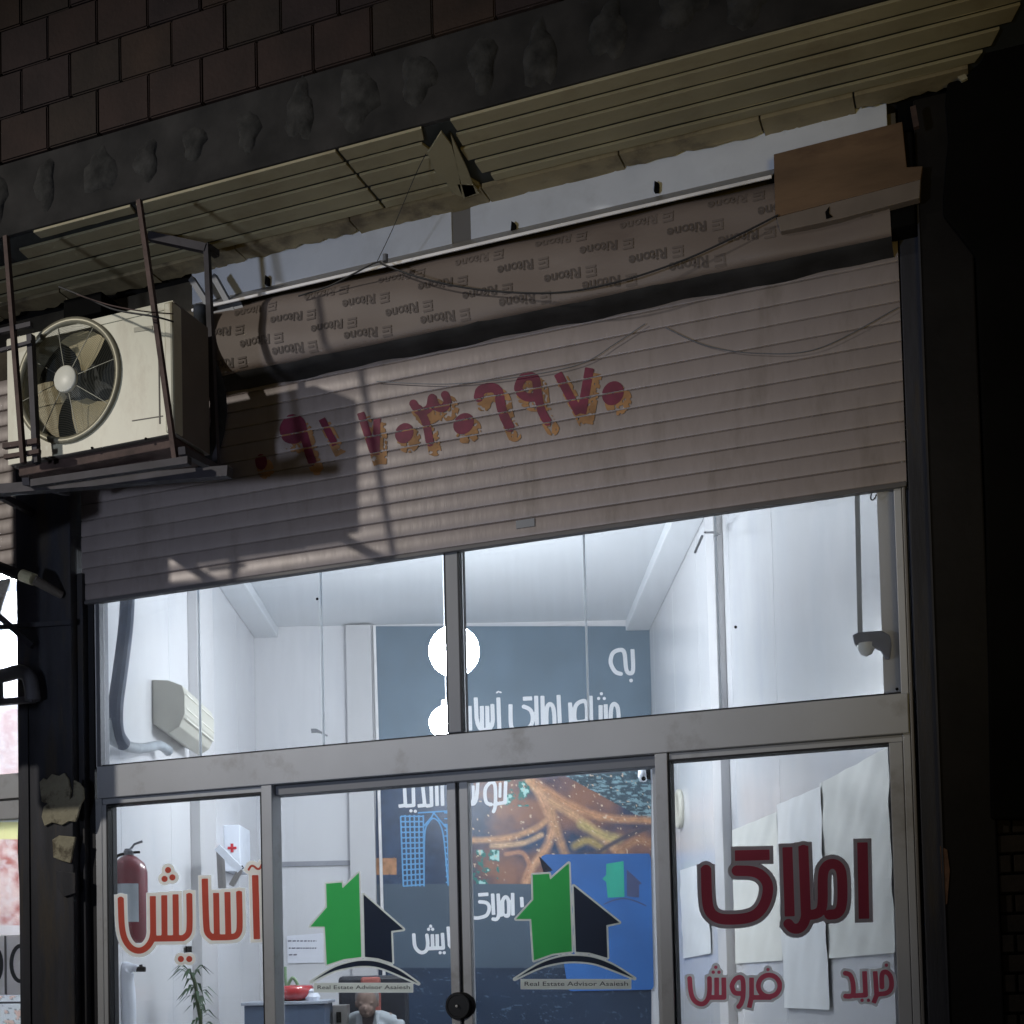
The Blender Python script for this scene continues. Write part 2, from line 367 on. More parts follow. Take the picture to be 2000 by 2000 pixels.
uw = thing('upper_block_wall', (2, -.56, 5.26), 'dark reddish wall of large square blocks above the eave', 'wall')
BW_, BH = .268, .205
bm_ = MB().box(0, BW_-.006, 0, .05, 0, BH-.006); me = bpy.data.meshes.new('block'); me.from_pydata(bm_.v, [], bm_.f)
b_ = bmesh.new(); b_.from_mesh(me); bmesh.ops.recalc_face_normals(b_, faces=b_.faces); bmesh.ops.bevel(b_, geom=b_.edges[:], offset=.006, segments=2, affect='EDGES'); b_.to_mesh(me); b_.free(); me.materials.append(m_block)
bmes = [me]
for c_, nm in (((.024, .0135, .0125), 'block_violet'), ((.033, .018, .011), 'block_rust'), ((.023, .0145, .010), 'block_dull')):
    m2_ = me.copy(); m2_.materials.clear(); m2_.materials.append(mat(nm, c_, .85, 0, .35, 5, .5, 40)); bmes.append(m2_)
off = wloc(uw)
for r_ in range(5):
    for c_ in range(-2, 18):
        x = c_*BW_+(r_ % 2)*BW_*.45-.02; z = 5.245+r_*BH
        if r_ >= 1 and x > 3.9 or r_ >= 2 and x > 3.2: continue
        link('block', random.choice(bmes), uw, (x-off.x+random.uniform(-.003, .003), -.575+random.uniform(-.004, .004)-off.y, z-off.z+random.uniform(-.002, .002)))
mbm = thing('mortar_strip', (2, -.56, 4.89), 'sooty concrete strip dotted with old mortar dabs above the eave', 'concrete beam')
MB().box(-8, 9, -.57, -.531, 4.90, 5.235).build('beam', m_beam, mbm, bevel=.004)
for k in range(22):                                       # dabs of adhesive where the cladding has gone
    x = -.55+k*.262+random.uniform(-.03, .03); zc = 5.06+random.uniform(-.02, .03); rx = random.uniform(.045, .095); rz = random.uniform(.075, .13)
    mb = MB(); n = 18; pts = []
    ph = random.random()*6
    for ring, (s_, h) in enumerate(((1, 0), (.86, .012), (.45, .018))):
        for a in range(n):
            t = 2*math.pi*a/n; q = 1+.16*math.sin(3*t+ph)+.10*math.sin(5*t+2*ph)+.06*math.sin(8*t+3*ph); pts.append((x+rx*s_*q*math.cos(t), -.570-h+.001, zc+rz*s_*q*math.sin(t)))
    fs = [(r2*n+a, r2*n+(a+1) % n, (r2+1)*n+(a+1) % n, (r2+1)*n+a) for r2 in range(2) for a in range(n)]+[tuple(2*n+a for a in range(n))]
    mb.add(pts, fs).build('mortar_dab', m_dab, mbm, smooth=True)

# eave soffit of boards
ev = thing('eave_soffit', (2, -.3, 4.88), 'yellowish ribbed board soffit with a broken joint, under the eave', 'soffit')
rows = [(-.566, -.496), (-.474, -.402), (-.380, -.300), (-.276, -.194), (-.170, -.122)]
def board(x0, x1, y0, y1, cut0=0, cut1=0, rag=0):
    n = 10; top = []; lo = []
    for i in range(n+1):
        x = x0+(x1-x0)*i/n; jit = random.uniform(-.003, .003) if 0 < i < n else 0
        top.append((x+(cut0 if i == 0 else cut1 if i == n else 0), y0, 4.884)); lo.append((x, y1+jit*rag, 4.884+random.uniform(-.0015, .0015)))
    MB().prism([np.array(p) for p in top+lo[::-1]], (0, 0, 1), .012).build('board', m_soff, ev, bevel=.002)
for i, (y0, y1) in enumerate(rows):
    L = [.15, -.02, -.30, -.60, -.90][i]
    if i == 0: board(.15, .66, y0, y1-.02, 0, .01); board(.70, 1.675, y0, y1); board(1.69, 2.06-.02, y0, y1, 0, .02)
    else:
        board(L, 1.675, y0, y1, .01, 0); board(1.688, [0, 2.04, 2.06, 2.10, 2.13][i], y0, y1, 0, -.02)
    e = [4.42, 4.36, 4.26, 4.19, 4.13][i]
    board([2.185, 2.17, 2.15, 2.17, 2.20][i], e, y0, y1, .0, .03)
MB().box(-.1, 4.4, -.55, -.02, 4.897, 4.899).build('backing', m_dark, ev)
for pts in ([(835, 300), (862, 258), (882, 285), (893, 325), (903, 385), (885, 378), (868, 350), (850, 335)], [(880, 262), (912, 330), (930, 378), (908, 386), (893, 330)], [(893, 360), (925, 362), (937, 378), (905, 388)]):
    MB().prism([atz(px, py, 4.865) for px, py in pts], (0, 0, 1), .008).build('broken_board', m_soff, ev)
x = -.95                                                  # inner strip of sandy tiles with a ragged plaster edge
k = 0
while x < 3.95:
    w = random.uniform(.42, .66) if x < 3.0 else random.uniform(.30, .5)
    n = 14; a = [(x+.004+(w-.008)*i/n, -.112, 4.874) for i in range(n+1)]
    lim = .01 if x < 3.4 else -.02
    b2 = [(x+.004+(w-.008)*i/n, lim+random.uniform(-.022, .012)-(.02 if k % 3 == 1 else 0), 4.874+random.uniform(-.002, .002)) for i in range(n+1)]
    MB().prism([np.array(p) for p in a+b2[::-1]], (0, 0, 1), .020).build('tile', m_tile, ev)
    x += w; k += 1
# dark bracket box up under the soffit, behind the unit
MB().box(-.02, .20, -.16, -.03, 4.70, 4.80).build('junction_box', m_black, None, bevel=.005)
tag(bpy.data.objects['junction_box'], 'black box fixed under the eave, behind the outdoor air conditioner', 'electrical box')

# white fascia sheet between soffit and shutter box
fa = thing('white_fascia', (2, -.1, 4.68), 'long white sheet metal fascia under the broken eave boards', 'fascia')
ZF = at(1000, 449, .0)[2]
MB().box(.60, 1.945, 0, .015, ZF, 4.90).build('fascia_sheet', m_white, fa, bevel=.002)
MB().box(2.035, 3.80, 0, .015, ZF, 4.90).build('fascia_sheet', m_white, fa, bevel=.002)
MB().box(1.945, 2.035, .008, .018, ZF, 4.90).build('joint_strip', m_lip, fa)
MB().prism([(.62, -.001, ZF), (3.37, -.001, ZF), (3.37, -.150, 4.615), (.70, -.150, 4.615)], (0, .2, -1), .004).build('drip_flashing', m_lip, fa)
MB().box(.70, 3.37, -.158, -.150, 4.602, 4.615).build('flashing_edge', m_bright, fa, bevel=.002)
for px, py in ((525, 550), (1005, 446), (1284, 368)):
    p = at(px, py, -.005); MB().prism([p+np.array(q) for q in ((-.010, 0, -.02), (.008, 0, -.024), (.010, 0, .010), (-.006, 0, .022))], (0, -1, 0), .022).build('bent_clip', m_black, fa)

# brown board patch at right
pb = thing('plywood_patch', at(1640, 400, -.2), 'rust brown plywood patch over the right end of the shutter box', 'board')
P = lambda pts, y: [at(px, py, y) for px, py in pts]
MB().prism(P([(1511, 301), (1640, 268), (1762, 237), (1771, 326), (1802, 324), (1798, 350), (1514, 424)], -.19), (0, 1, 0), .03).build('plywood_sheet', m_ply, pb, bevel=.003)
MB().prism(P([(1516, 424), (1798, 350), (1796, 386), (1640, 427), (1524, 452)], -.197), (0, 1, 0), .04).build('batten', m_batten, pb, bevel=.003)
MB().prism(P([(1612, 415), (1620, 404), (1619, 417), (1626, 424), (1614, 428)], -.199), (0, -1, 0), .004).build('torn_hole', m_black, pb)

# wrapped cover of the shutter roll, printed upside down
cv = thing('shutter_roll_cover', (2, -.15, 4.25), 'brown wrap printed with upside-down words around the shutter roll', 'shutter cover')
prof = [(-.115, 4.604), (-.150, 4.56), (-.165, 4.50), (-.170, 4.42), (-.168, 4.35), (-.162, 4.305), (-.148, 4.283), (-.125, 4.278), (-.11, 4.285)]
pf = cat_pts([(a, b) for a, b in prof], 4)
def cov(x, t):                                            # point on the cover, t runs 0..1 down the profile
    u = t*(len(pf)-1); i = min(int(u), len(pf)-2); q = pf[i]+(pf[i+1]-pf[i])*(u-i)
    w = .004*math.sin(x*7+q[1]*30)+.003*math.sin(x*17+1)
    return (x, q[0]-w, q[1])
nx = 150; vs = []; fs = []
for i in range(nx+1):
    for j in range(len(pf)): vs.append(cov(.05+3.76*i/nx, j/(len(pf)-1)))
J = len(pf)
for i in range(nx):
    for j in range(J-1): fs.append((i*J+j, i*J+j+1, (i+1)*J+j+1, (i+1)*J+j))
MB().add(vs, fs).build('wrap_sheet', m_carton, cv, smooth=True)
MB().box(.06, 3.80, -.02, .015, 4.30, 4.60).build('roll_drum', m_black, cv)
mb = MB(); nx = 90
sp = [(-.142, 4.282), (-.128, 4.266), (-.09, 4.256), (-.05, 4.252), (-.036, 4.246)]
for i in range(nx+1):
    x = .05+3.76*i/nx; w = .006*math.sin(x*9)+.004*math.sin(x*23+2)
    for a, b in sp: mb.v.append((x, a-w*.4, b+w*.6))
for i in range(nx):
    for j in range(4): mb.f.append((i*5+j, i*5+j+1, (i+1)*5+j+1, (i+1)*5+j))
mb.build('shade_band', mat('shade_band_dark', (.022, .022, .024), .8, 0, .6, 7), cv, smooth=True)  # dark strip that draws the band of shade below the roll cover
tm = text_mesh('Ritone', .060, .0014); sq = MB()
def cover_y(z):
    for a, b in zip(pf[:-1], pf[1:]):
        if b[1] <= z <= a[1]: t = (a[1]-z)/(a[1]-b[1]+1e-9); return a[0]+(b[0]-a[0])*t
    return -.16
def bend(me_src, x0, z0, name, m):                        # lays flat lettering, turned upside down, on the cover
    me = me_src.copy()
    for v in me.vertices:
        X = x0-v.co.x; Z = z0-v.co.y; w = .004*math.sin(X*7+Z*30)+.003*math.sin(X*17+1)
        v.co = Vector((X, cover_y(Z)-w-.0035, Z))-wloc(cv)
    me.materials.clear(); me.materials.append(m); return link(name, me, cv)
im = bpy.data.meshes.new('icon'); fr_ = MB().add([(0, 0, 0), (.044, 0, 0), (.044, .009, 0), (0, .009, 0), (0, .036, 0), (.044, .036, 0), (.044, .045, 0), (0, .045, 0), (0, .012, 0), (.009, .012, 0), (.009, .033, 0), (0, .033, 0), (.016, .017, 0), (.044, .017, 0), (.044, .026, 0), (.016, .026, 0)],
    [(0, 1, 2, 3), (4, 5, 6, 7), (8, 9, 10, 11), (12, 13, 14, 15)]); im.from_pydata(fr_.v, [], fr_.f)
for rw, (z, xo) in enumerate(((4.535, .02), (4.455, .22), (4.375, .06), (4.31, -.14))):
    for c_ in range(10):
        x = .70+xo+c_*.365
        if x > 3.78 or (rw == 3 and c_ > 7) or (rw == 0 and x > 3.45): continue
        bend(tm, x, z+.03, 'printed_word', m_ink if rw > 0 else m_ink2); bend(im, x+.065, z+.026, 'printed_icon', m_ink2)

# ---------------------------------------------------------------- roller shutter
PITCH = .0785
def shutter(name, x0, x1, zb, n, label):
    t = thing(name, ((x0+x1)/2, -.03, zb), label, 'roller shutter')
    MB().box(x0, x1, -.040, -.005, zb, zb+.018).build('bottom_rail', m_rail, t, bevel=.003)
    pr = [(-.020, 0), (-.0315, .0018), (-.0330, .006), (-.0338, .038), (-.0330, .071), (-.0315, .0752), (-.020, .0768)]
    mb = MB(); nseg = 12
    for i in range(nseg+1):
        for a, b in pr: mb.v.append((x0+(x1-x0)*i/nseg, a, b))
    for i in range(nseg):
        for j in range(len(pr)-1): mb.f.append((i*7+j, (i+1)*7+j, (i+1)*7+j+1, i*7+j+1))
    me = bpy.data.meshes.new('slat'); o_ = wloc(t); me.from_pydata([(v[0]-o_.x, v[1]-o_.y, v[2]) for v in mb.v], [], mb.f); me.materials.append(m_slat); me.shade_smooth()
    for k in range(n): link('slat', me, t, (0, random.uniform(-.0008, .0008), .020+k*PITCH))
    MB().box(x0, x1, -.021, -.006, zb+.02, zb+.02+n*PITCH).build('slat_backing', m_joint, t)
    return t
st = shutter('roller_shutter', -.03, 3.825, SH_B, 13, 'half-open brown grey roller shutter sprayed with a red phone number')
MB().box(at(1014, 1040)[0], at(1050, 1035)[0], -.0375, -.0345, 3.408, 3.442).build('maker_plate', m_alud, st)
GX = lambda x, y: at(x, y, -.0365)
def groove(X, Y):                                         # keeps the paint off the gaps between slats
    out = np.empty(X.shape)
    for i in range(X.shape[0]):
        for j in range(X.shape[1]):
            z = GX(X[i, j], Y[i, j])[2]-(SH_B+.020); g = abs(((z+PITCH/2) % PITCH)-PITCH/2); out[i, j] = (.0035-g)*400
    return out
def Z5(pts): return zp(650, 650, .36232, pts)
def Zs(pts): return zp(480, 680, .15528, pts)
digits = [f_stroke([(505, 892), (514, 912)], 22), f_dot(510, 902, 13, 17),
    f_stroke(cat_pts(Zs([(700, 1030), (640, 1140), (520, 1130), (480, 1010), (560, 890), (680, 920), (730, 1080), (790, 1300), (840, 1440)])), 20), f_dot(572, 838, 14),
    f_stroke(Zs([(950, 880), (1130, 1230)]), 17),
    f_stroke(Zs([(1440, 800), (1620, 1350)]), 18), f_stroke(Zs([(1650, 860), (1640, 1350)]), 17),
    f_dot(789.5, 846, 19, 22, .5),
    f_stroke(cat_pts(Z5([(430, 375), (468, 425), (520, 405), (535, 350), (555, 395), (595, 405), (618, 370), (602, 330)])), 19), f_stroke(cat_pts(Z5([(455, 400), (500, 480), (525, 605)])), 19),
    f_dot(905.4, 827.5, 20, 24, .7),
    f_stroke(Z5([(785, 350), (795, 300), (895, 292), (905, 410), (955, 515)]), 22),
    f_stroke(cat_pts(Z5([(1100, 345), (1040, 345), (1000, 300), (1030, 240), (1090, 245), (1105, 330), (1125, 420), (1160, 485)])), 20),
    f_stroke(Z5([(1210, 215), (1330, 440)]), 20), f_stroke(Z5([(1385, 185), (1340, 440)]), 21),
    f_dot(1197, 768, 22, 26, .5)]
gid = [[0, 1], [2, 3], [4], [5, 6], [7], [8, 9], [10], [11], [12], [13, 14], [15]]
gbox = [(490, 540, 865, 935), (545, 640, 795, 925), (610, 680, 795, 890), (690, 765, 785, 910), (760, 825, 810, 880), (795, 885, 755, 885), (875, 940, 790, 865), (920, 1020, 740, 850), (1000, 1085, 725, 845), (1070, 1175, 700, 820), (1165, 1230, 735, 800)]
for ids, bb in zip(gid, gbox):
    fs_ = [digits[k] for k in ids]
    decal('sprayed_shade', fs_, (bb[0]-8, bb[1]+8, bb[2]-8, bb[3]+8), 2.4, lambda x, y: at(x, y, -.0358)+np.array([.022, 0, -.036]), m_yel, st, o=3, kind='stuff',
          extra=lambda X, Y: np.maximum(groove(X+9, Y+16), (fbm(X, Y, 5, 3)-.60)*40))
    decal('sprayed_digit', fs_, bb, 2.0, GX, m_red, st, o=-1.6, extra=groove, kind='stuff')

# ---------------------------------------------------------------- left steel column with plaster scraps
lc = thing('steel_column', (-.2, -.1, 0), 'dark steel column with scraps of old plaster, left of the shopfront', 'column')
MB().box(-.37, -.045, -.10, .12, 0, 4.05).build('shaft', m_steel, lc, bevel=.006)
MB().box(-.045, -.012, -.055, .12, 0, 3.5).build('flange', m_steel, lc, bevel=.004)
MB().box(-.34, -.30, -.108, -.10, 0, 3.0).build('flange_lip', m_steel, lc)
for pts in ([(80, 1528), (88, 1520), (94, 1524), (104, 1512), (118, 1516), (128, 1510), (136, 1522), (141, 1545), (139, 1562), (145, 1556), (147, 1524), (158, 1530), (165, 1540), (166, 1560), (160, 1572), (154, 1596), (150, 1606), (138, 1604), (124, 1612), (104, 1607), (90, 1614), (84, 1596), (88, 1576), (96, 1570), (84, 1566)],
            [(105, 1640), (118, 1632), (150, 1635), (140, 1686), (125, 1682), (107, 1675)], [(112, 1700), (150, 1705), (150, 1745), (128, 1752), (114, 1730)]):
    q = [at(a, b, -.101) for a, b in pts]; MB().prism(q, (0, -1, 0), .012).build('plaster_scrap', m_plaster if pts[0][1] < 1650 else m_steel, lc, bevel=.003)
cr_ = MB(); 
# right column
rcx = thing('right_column', (3.95, -.1, 0), 'black boxed column right of the shopfront with chipped edge', 'column')
MB().box(3.832, 3.905, -.05, .05, 0, 4.5).build('guide_channel', m_steel, rcx, bevel=.004)
MB().box(3.905, 4.10, -.12, .10, 0, 4.80).build('shaft', mat('black_steel', (.010, .009, .009), .6, .1, .4, 3, .2, 20, spec=.2), rcx, bevel=.006)
MB().box(3.905, 3.912, -.128, -.12, 0, 4.4).build('weld_bead', m_steel, rcx)
MB().prism([at(a, b, -.1215) for a, b in ((1836, 1652), (1850, 1660), (1855, 1700), (1850, 1765), (1843, 1770))], (0, -1, 0), .004).build('rust_patch', mat('orange_rust', (.16, .085, .05), .9, 0, .4, 20), rcx)
rbk = thing('side_brick_wall', (4.4, .0, 0), 'dark old brick wall at the right edge beside the column', 'wall')
me = None
for r_ in range(30):
    for c_ in range(-1, 3):
        z = .02+r_*.073
        if z > 2.17+.1*((r_*7+c_) % 3): continue
        x = 4.105+c_*.215+(r_ % 2)*.1-.05
        x0, x1 = max(x, 4.102), x+.205
        if x1 < x0+.02: continue
        MB().box(x0, x1, -.10+random.uniform(-.012, .008), .0, z, z+.063).build('brick', mat('old_brick', (.015, .010, .006), .9, 0, .45, 9, .6, 30), rbk, bevel=.004)
MB().box(4.102, 5.2, -.06, .01, 0, 5.0)  .build('mortar_bed', mat('dark_mortar', (.012, .010, .008), .9), rbk)
# the sooty end of the eave on the right
pe = thing('sooty_pier_cap', (4.2, -.2, 4.7), 'sooty black pier hiding the right end of the eave', 'pier')
MB().prism([at(a, b, -.14) for a, b in ((1842, 380), (1846, 330), (1852, 270), (1846, 200), (1850, 160), (1880, 152), (1916, 118), (1935, 78), (1975, 0), (2120, -160), (2120, 1600), (1935, 1600), (1925, 1000), (1905, 500), (1842, 420))], (0, 1, 0), .10).build('pier_face', m_black, pe, bevel=.01)
MB().prism([at(a, b, -.155) for a, b in ((1870, 150), (1885, 144), (1890, 152), (1878, 158))], (0, 1, 0), .012).build('chip', m_plaster, pe)
MB().bar(at(1783, 210, -.21), at(1790, 250, -.21), .02).build('rusty_strap', m_rust, None); tag(bpy.data.objects['rusty_strap'], 'short rusty strap at the upper right corner of the plywood patch', 'strap')
mb = MB().box(3.76, 3.90, -.16, -.05, 4.30, 4.66); mb.build('shutter_end_box', m_black, None, bevel=.01); tag(bpy.data.objects['shutter_end_box'], 'black end box of the shutter beside the plywood patch', 'shutter box')

# ---------------------------------------------------------------- aluminium shopfront
sf = thing('shopfront_frame', (1.9, 0, .15), 'grey aluminium shopfront frame with transom, header and fixed side windows', 'shopfront')
fy0, fy1 = -.02, .05
def al(name, x0, x1, z0, z1, y0=fy0, y1=fy1, m=m_alu, b=.003): return MB().box(x0, x1, y0, y1, z0, z1).build(name, m, sf, bevel=b)
al('header_beam', .045, 3.80, Z_HB, Z_TR-.002, -.035, .06)
al('header_lip', .06, 3.79, Z_TR-.001, Z_TR+.008, -.012, .03, m_gasket, 0)
al('jamb', -.008, .022, .15, SH_B+.2, m=m_gasket, b=0)
al('jamb', .023, .060, .15, Z_HB, m=m_alu); al('jamb', .024, .034, Z_TR, 3.6, y0=-.012, m=m_bright); al('jamb', .036, .058, Z_TR, 3.6, m=m_alud)
al('jamb', 3.775, 3.803, .15, 3.6); al('jamb', 3.806, 3.818, .15, 3.6, y0=-.03, m=m_lip)
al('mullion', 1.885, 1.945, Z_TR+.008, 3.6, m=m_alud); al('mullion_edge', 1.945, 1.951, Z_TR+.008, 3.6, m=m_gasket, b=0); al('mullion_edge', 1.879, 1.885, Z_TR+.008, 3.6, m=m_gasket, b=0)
# fixed left window frame, fixed right window frame
al('window_head', .060, .955, Z_W+.008, Z_HB-.002, y0=-.012); al('window_stile', .062, .086, .2, Z_W+.006); al('gasket', .087, .094, .2, Z_W+.006, m=m_gasket, b=0)
al('window_stile', .950, 1.005, .2, Z_HB-.002, y0=-.03); al('gasket', .938, .949, .2, Z_W+.006, m=m_gasket, b=0); al('gasket', .094, .938, Z_W, Z_W+.008, m=m_gasket, b=0)
al('window_stile', 2.800, 2.852, .2, Z_HB-.002, y0=-.03); al('gasket', 2.853, 2.860, .2, Z_W+.006, m=m_gasket, b=0); al('window_head', 2.854, 3.774, Z_W+.008, Z_HB-.002, y0=-.012)
al('gasket', 2.860, 3.722, Z_W, Z_W+.008, m=m_gasket, b=0); al('window_stile', 3.723, 3.773, .2, Z_W+.006)
al('window_sill', .06, .955, .15, .25); al('window_sill', 2.8, 3.77, .15, .25)
# panes
def pane(name, x0, x1, z0, z1, y, m, parent): return MB().box(x0, x1, y, y+.006, z0, z1).build(name, m, parent)
xb = [.060, .46, 1.205, 1.878]; 
for a, b in ((.060, .598), (.602, 1.252), (1.256, 1.878), (1.952, 2.508), (2.512, 3.068), (3.072, 3.774)):
    pane('glass_pane', a, b, Z_TR+.008, 3.56, .012, g_film, sf)
for x in (.600, 1.254, 2.510, 3.070): al('silicone_joint', x-.003, x+.003, Z_TR+.008, 3.56, .009, .021, m_gedge, 0)
pane('glass_pane', .094, .938, .25, Z_W, .012, g_clear, sf); pane('glass_pane', 2.860, 3.722, .25, Z_W, .012, g_clear, sf)
for px, py in ((1437, 1225), (1752, 1346), (653, 1458), (620, 1170)):
    p = at(px, py, .006); MB().lathe(p, [(0, 0), (.006, 0), (.006, .004), (0, .005)], 8, (0, -1, 0)).build('glass_clip', m_black, sf)

def lettering(name, parent, strokes, bounds, m_in, layers, label=None, step=1.5, y=.0055, pm=None):
    """layers: (outset px, material) from the bottom up, then the ink itself"""
    base = None; pm = pm or (lambda dy: (lambda x, yy: at(x, yy, dy)))
    q = thing(name, at((bounds[0]+bounds[1])/2, bounds[3], y), None, None); off = wloc(parent); q.parent = parent; q.location = Vector(q.location)-off
    for i, (o, m) in enumerate(layers): decal('letter_rim', strokes, bounds, step, pm(y-.0006*i), m, q, o=o)
    decal('letters', strokes, bounds, step, pm(y-.0006*len(layers)), m_in, q)
    if label: q['label'] = label
    return q
S1 = .2277
def A1(pts): return zp(200, 1560, S1, pts)
W1 = 52*S1
asa = [f_stroke(A1([(157, 850), (164, 1100), (190, 1210), (245, 1285), (315, 1310), (380, 1280), (425, 1215), (436, 1150)]), W1*1.02),
       f_stroke(A1([(432, 835), (436, 1180)]), W1), f_stroke(A1([(530, 828), (533, 1190)]), W1), f_stroke(A1([(627, 820), (632, 1190)]), W1),
       f_stroke(A1([(745, 815), (750, 1110), (735, 1165), (695, 1195)]), W1), f_stroke(A1([(440, 1200), (700, 1196)]), W1),
       f_stroke(A1([(878, 685), (890, 1110), (905, 1160), (945, 1190)]), W1*1.05), f_stroke(A1([(940, 1190), (1130, 1188), (1165, 1160), (1180, 1110), (1172, 795)]), W1),
       f_stroke(A1([(975, 808), (982, 1180)]), W1), f_stroke(A1([(1072, 800), (1080, 1180)]), W1), f_stroke(A1([(1310, 655), (1325, 1205)]), W1*1.08),
       f_stroke(cat_pts(A1([(1252, 612), (1275, 578), (1300, 580), (1325, 600), (1350, 598), (1368, 562)])), 4.2)]
asa += [f_dot(*A1([p])[0], 6) for p in ((563, 612), (533, 688), (600, 675), (673, 1375), (745, 1375))]
lettering('window_lettering', sf, asa, (215, 520, 1675, 1895), m_sred, [(7.0, m_sgrey), (5.8, m_sbeige)], 'red Persian word on the left side window')
def A2(pts): return zp(1280, 1400, .31056, pts)
W2 = 66*.31056
aml = [f_stroke(A2([(318, 950), (324, 1170), (345, 1235), (395, 1270), (470, 1276), (580, 1268), (650, 1235), (695, 1165), (712, 1080), (695, 1020), (630, 970), (505, 968)]), W2),
       f_stroke(A2([(500, 873), (718, 868)]), W2), f_stroke(A2([(830, 820), (845, 1255)]), W2*.95), f_stroke(A2([(930, 812), (945, 1200), (948, 1270), (915, 1330), (865, 1335), (835, 1300)]), W2*.95),
       f_stroke(A2([(950, 1248), (1025, 1240), (1055, 1195), (1050, 985), (1075, 935), (1120, 920), (1160, 945), (1175, 1000), (1178, 1180), (1150, 1240), (1090, 1245)]), W2*.95),
       f_stroke(A2([(1302, 790), (1312, 1270)]), W2)]
lettering('window_lettering', sf, aml, (1340, 1730, 1625, 1850), m_sred2, [(7.6, m_sdark), (6.4, m_sgrey)], 'large dark red Persian word on the right side window')
W3 = 30*.31056
fro = [f_stroke(A2([(215, 1640), (222, 1740), (245, 1790), (290, 1812), (325, 1790), (342, 1740), (340, 1640)]), W3), f_stroke(A2([(340, 1765), (432, 1765), (430, 1640)]), W3), f_stroke(A2([(385, 1640), (386, 1765)]), W3),
       f_stroke(cat_pts(A2([(545, 1740), (500, 1735), (482, 1690), (510, 1645), (548, 1650), (552, 1750), (540, 1800), (522, 1825)])), W3),
       f_stroke(A2([(605, 1640), (605, 1760), (590, 1830)]), W3), f_stroke(A2([(610, 1765), (730, 1765)]), W3), f_stroke([A2([(715+68*math.cos(t*.3142), 1692+68*math.sin(t*.3142))])[0] for t in range(21)], W3)]
fro += [f_dot(*A2([p])[0], 3.4) for p in ((380, 1575), (364, 1606), (400, 1606), (708, 1590))]
lettering('window_lettering', sf, fro, (1325, 1545, 1870, 1985), m_sred2, [(4.8, m_sgrey)], 'small dark red Persian word lower left on the right side window')
kha = [f_stroke(cat_pts(A2([(1190, 1612), (1225, 1625), (1243, 1680), (1240, 1750), (1190, 1757)])), W3), f_stroke(A2([(1245, 1755), (1322, 1750), (1315, 1600)]), W3),
       f_stroke(A2([(1382, 1600), (1392, 1750), (1372, 1800)]), W3), f_stroke(A2([(1395, 1745), (1460, 1740), (1488, 1705), (1482, 1630), (1450, 1600), (1422, 1612), (1425, 1705)]), W3)]
kha += [f_dot(*A2([p])[0], 3.4) for p in ((1453, 1562), (1300, 1783), (1340, 1783))]
lettering('window_lettering', sf, kha, (1630, 1765, 1870, 1985), m_sred2, [(4.8, m_sgrey)], 'small dark red Persian word lower right on the right side window')

# ---------------------------------------------------------------- sliding doors with the house logo
DY = .060
def dz(px, py): return at(px, py, DY)
def door(name, px0, pxg0, pxg1, px1, label):
    X = [at(p, 1750, DY)[0] for p in (px0, pxg0, pxg1, px1)]
    t = thing(name, ((X[0]+X[3])/2, DY, .15), label, 'door', 'sliding glass doors')
    ztop = at(700, 1545, DY)[2]
    MB().box(X[0], X[1], DY-.012, DY+.03, .17, 2.42).build('stile', m_alu, t, bevel=.003); MB().box(X[2], X[3], DY-.012, DY+.03, .17, 2.42).build('stile', m_alu, t, bevel=.003)
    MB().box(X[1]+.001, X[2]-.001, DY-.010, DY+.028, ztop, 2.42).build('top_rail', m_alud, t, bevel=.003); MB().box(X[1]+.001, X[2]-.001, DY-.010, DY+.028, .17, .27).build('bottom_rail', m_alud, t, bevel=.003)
    MB().box(X[1], X[2], DY+.006, DY+.012, .27, ztop).build('glass_pane', g_clear, t)
    return t, X
d1, X1 = door('sliding_door', 530, 546, 879, 896, 'left sliding glass door with green and navy house logo, seated man behind')
d2, X2 = door('sliding_door', 903, 920, 1282, 1296, 'right sliding glass door with green and navy house logo, city poster behind')
MB().box(X1[3]+.001, X2[0]-.001, DY+.0, DY+.025, .17, 2.42).build('brush_seal', m_gasket, sf)
al('header_soffit', 1.005, 2.80, 2.352, Z_HB-.003, .0, .045, m_alud)
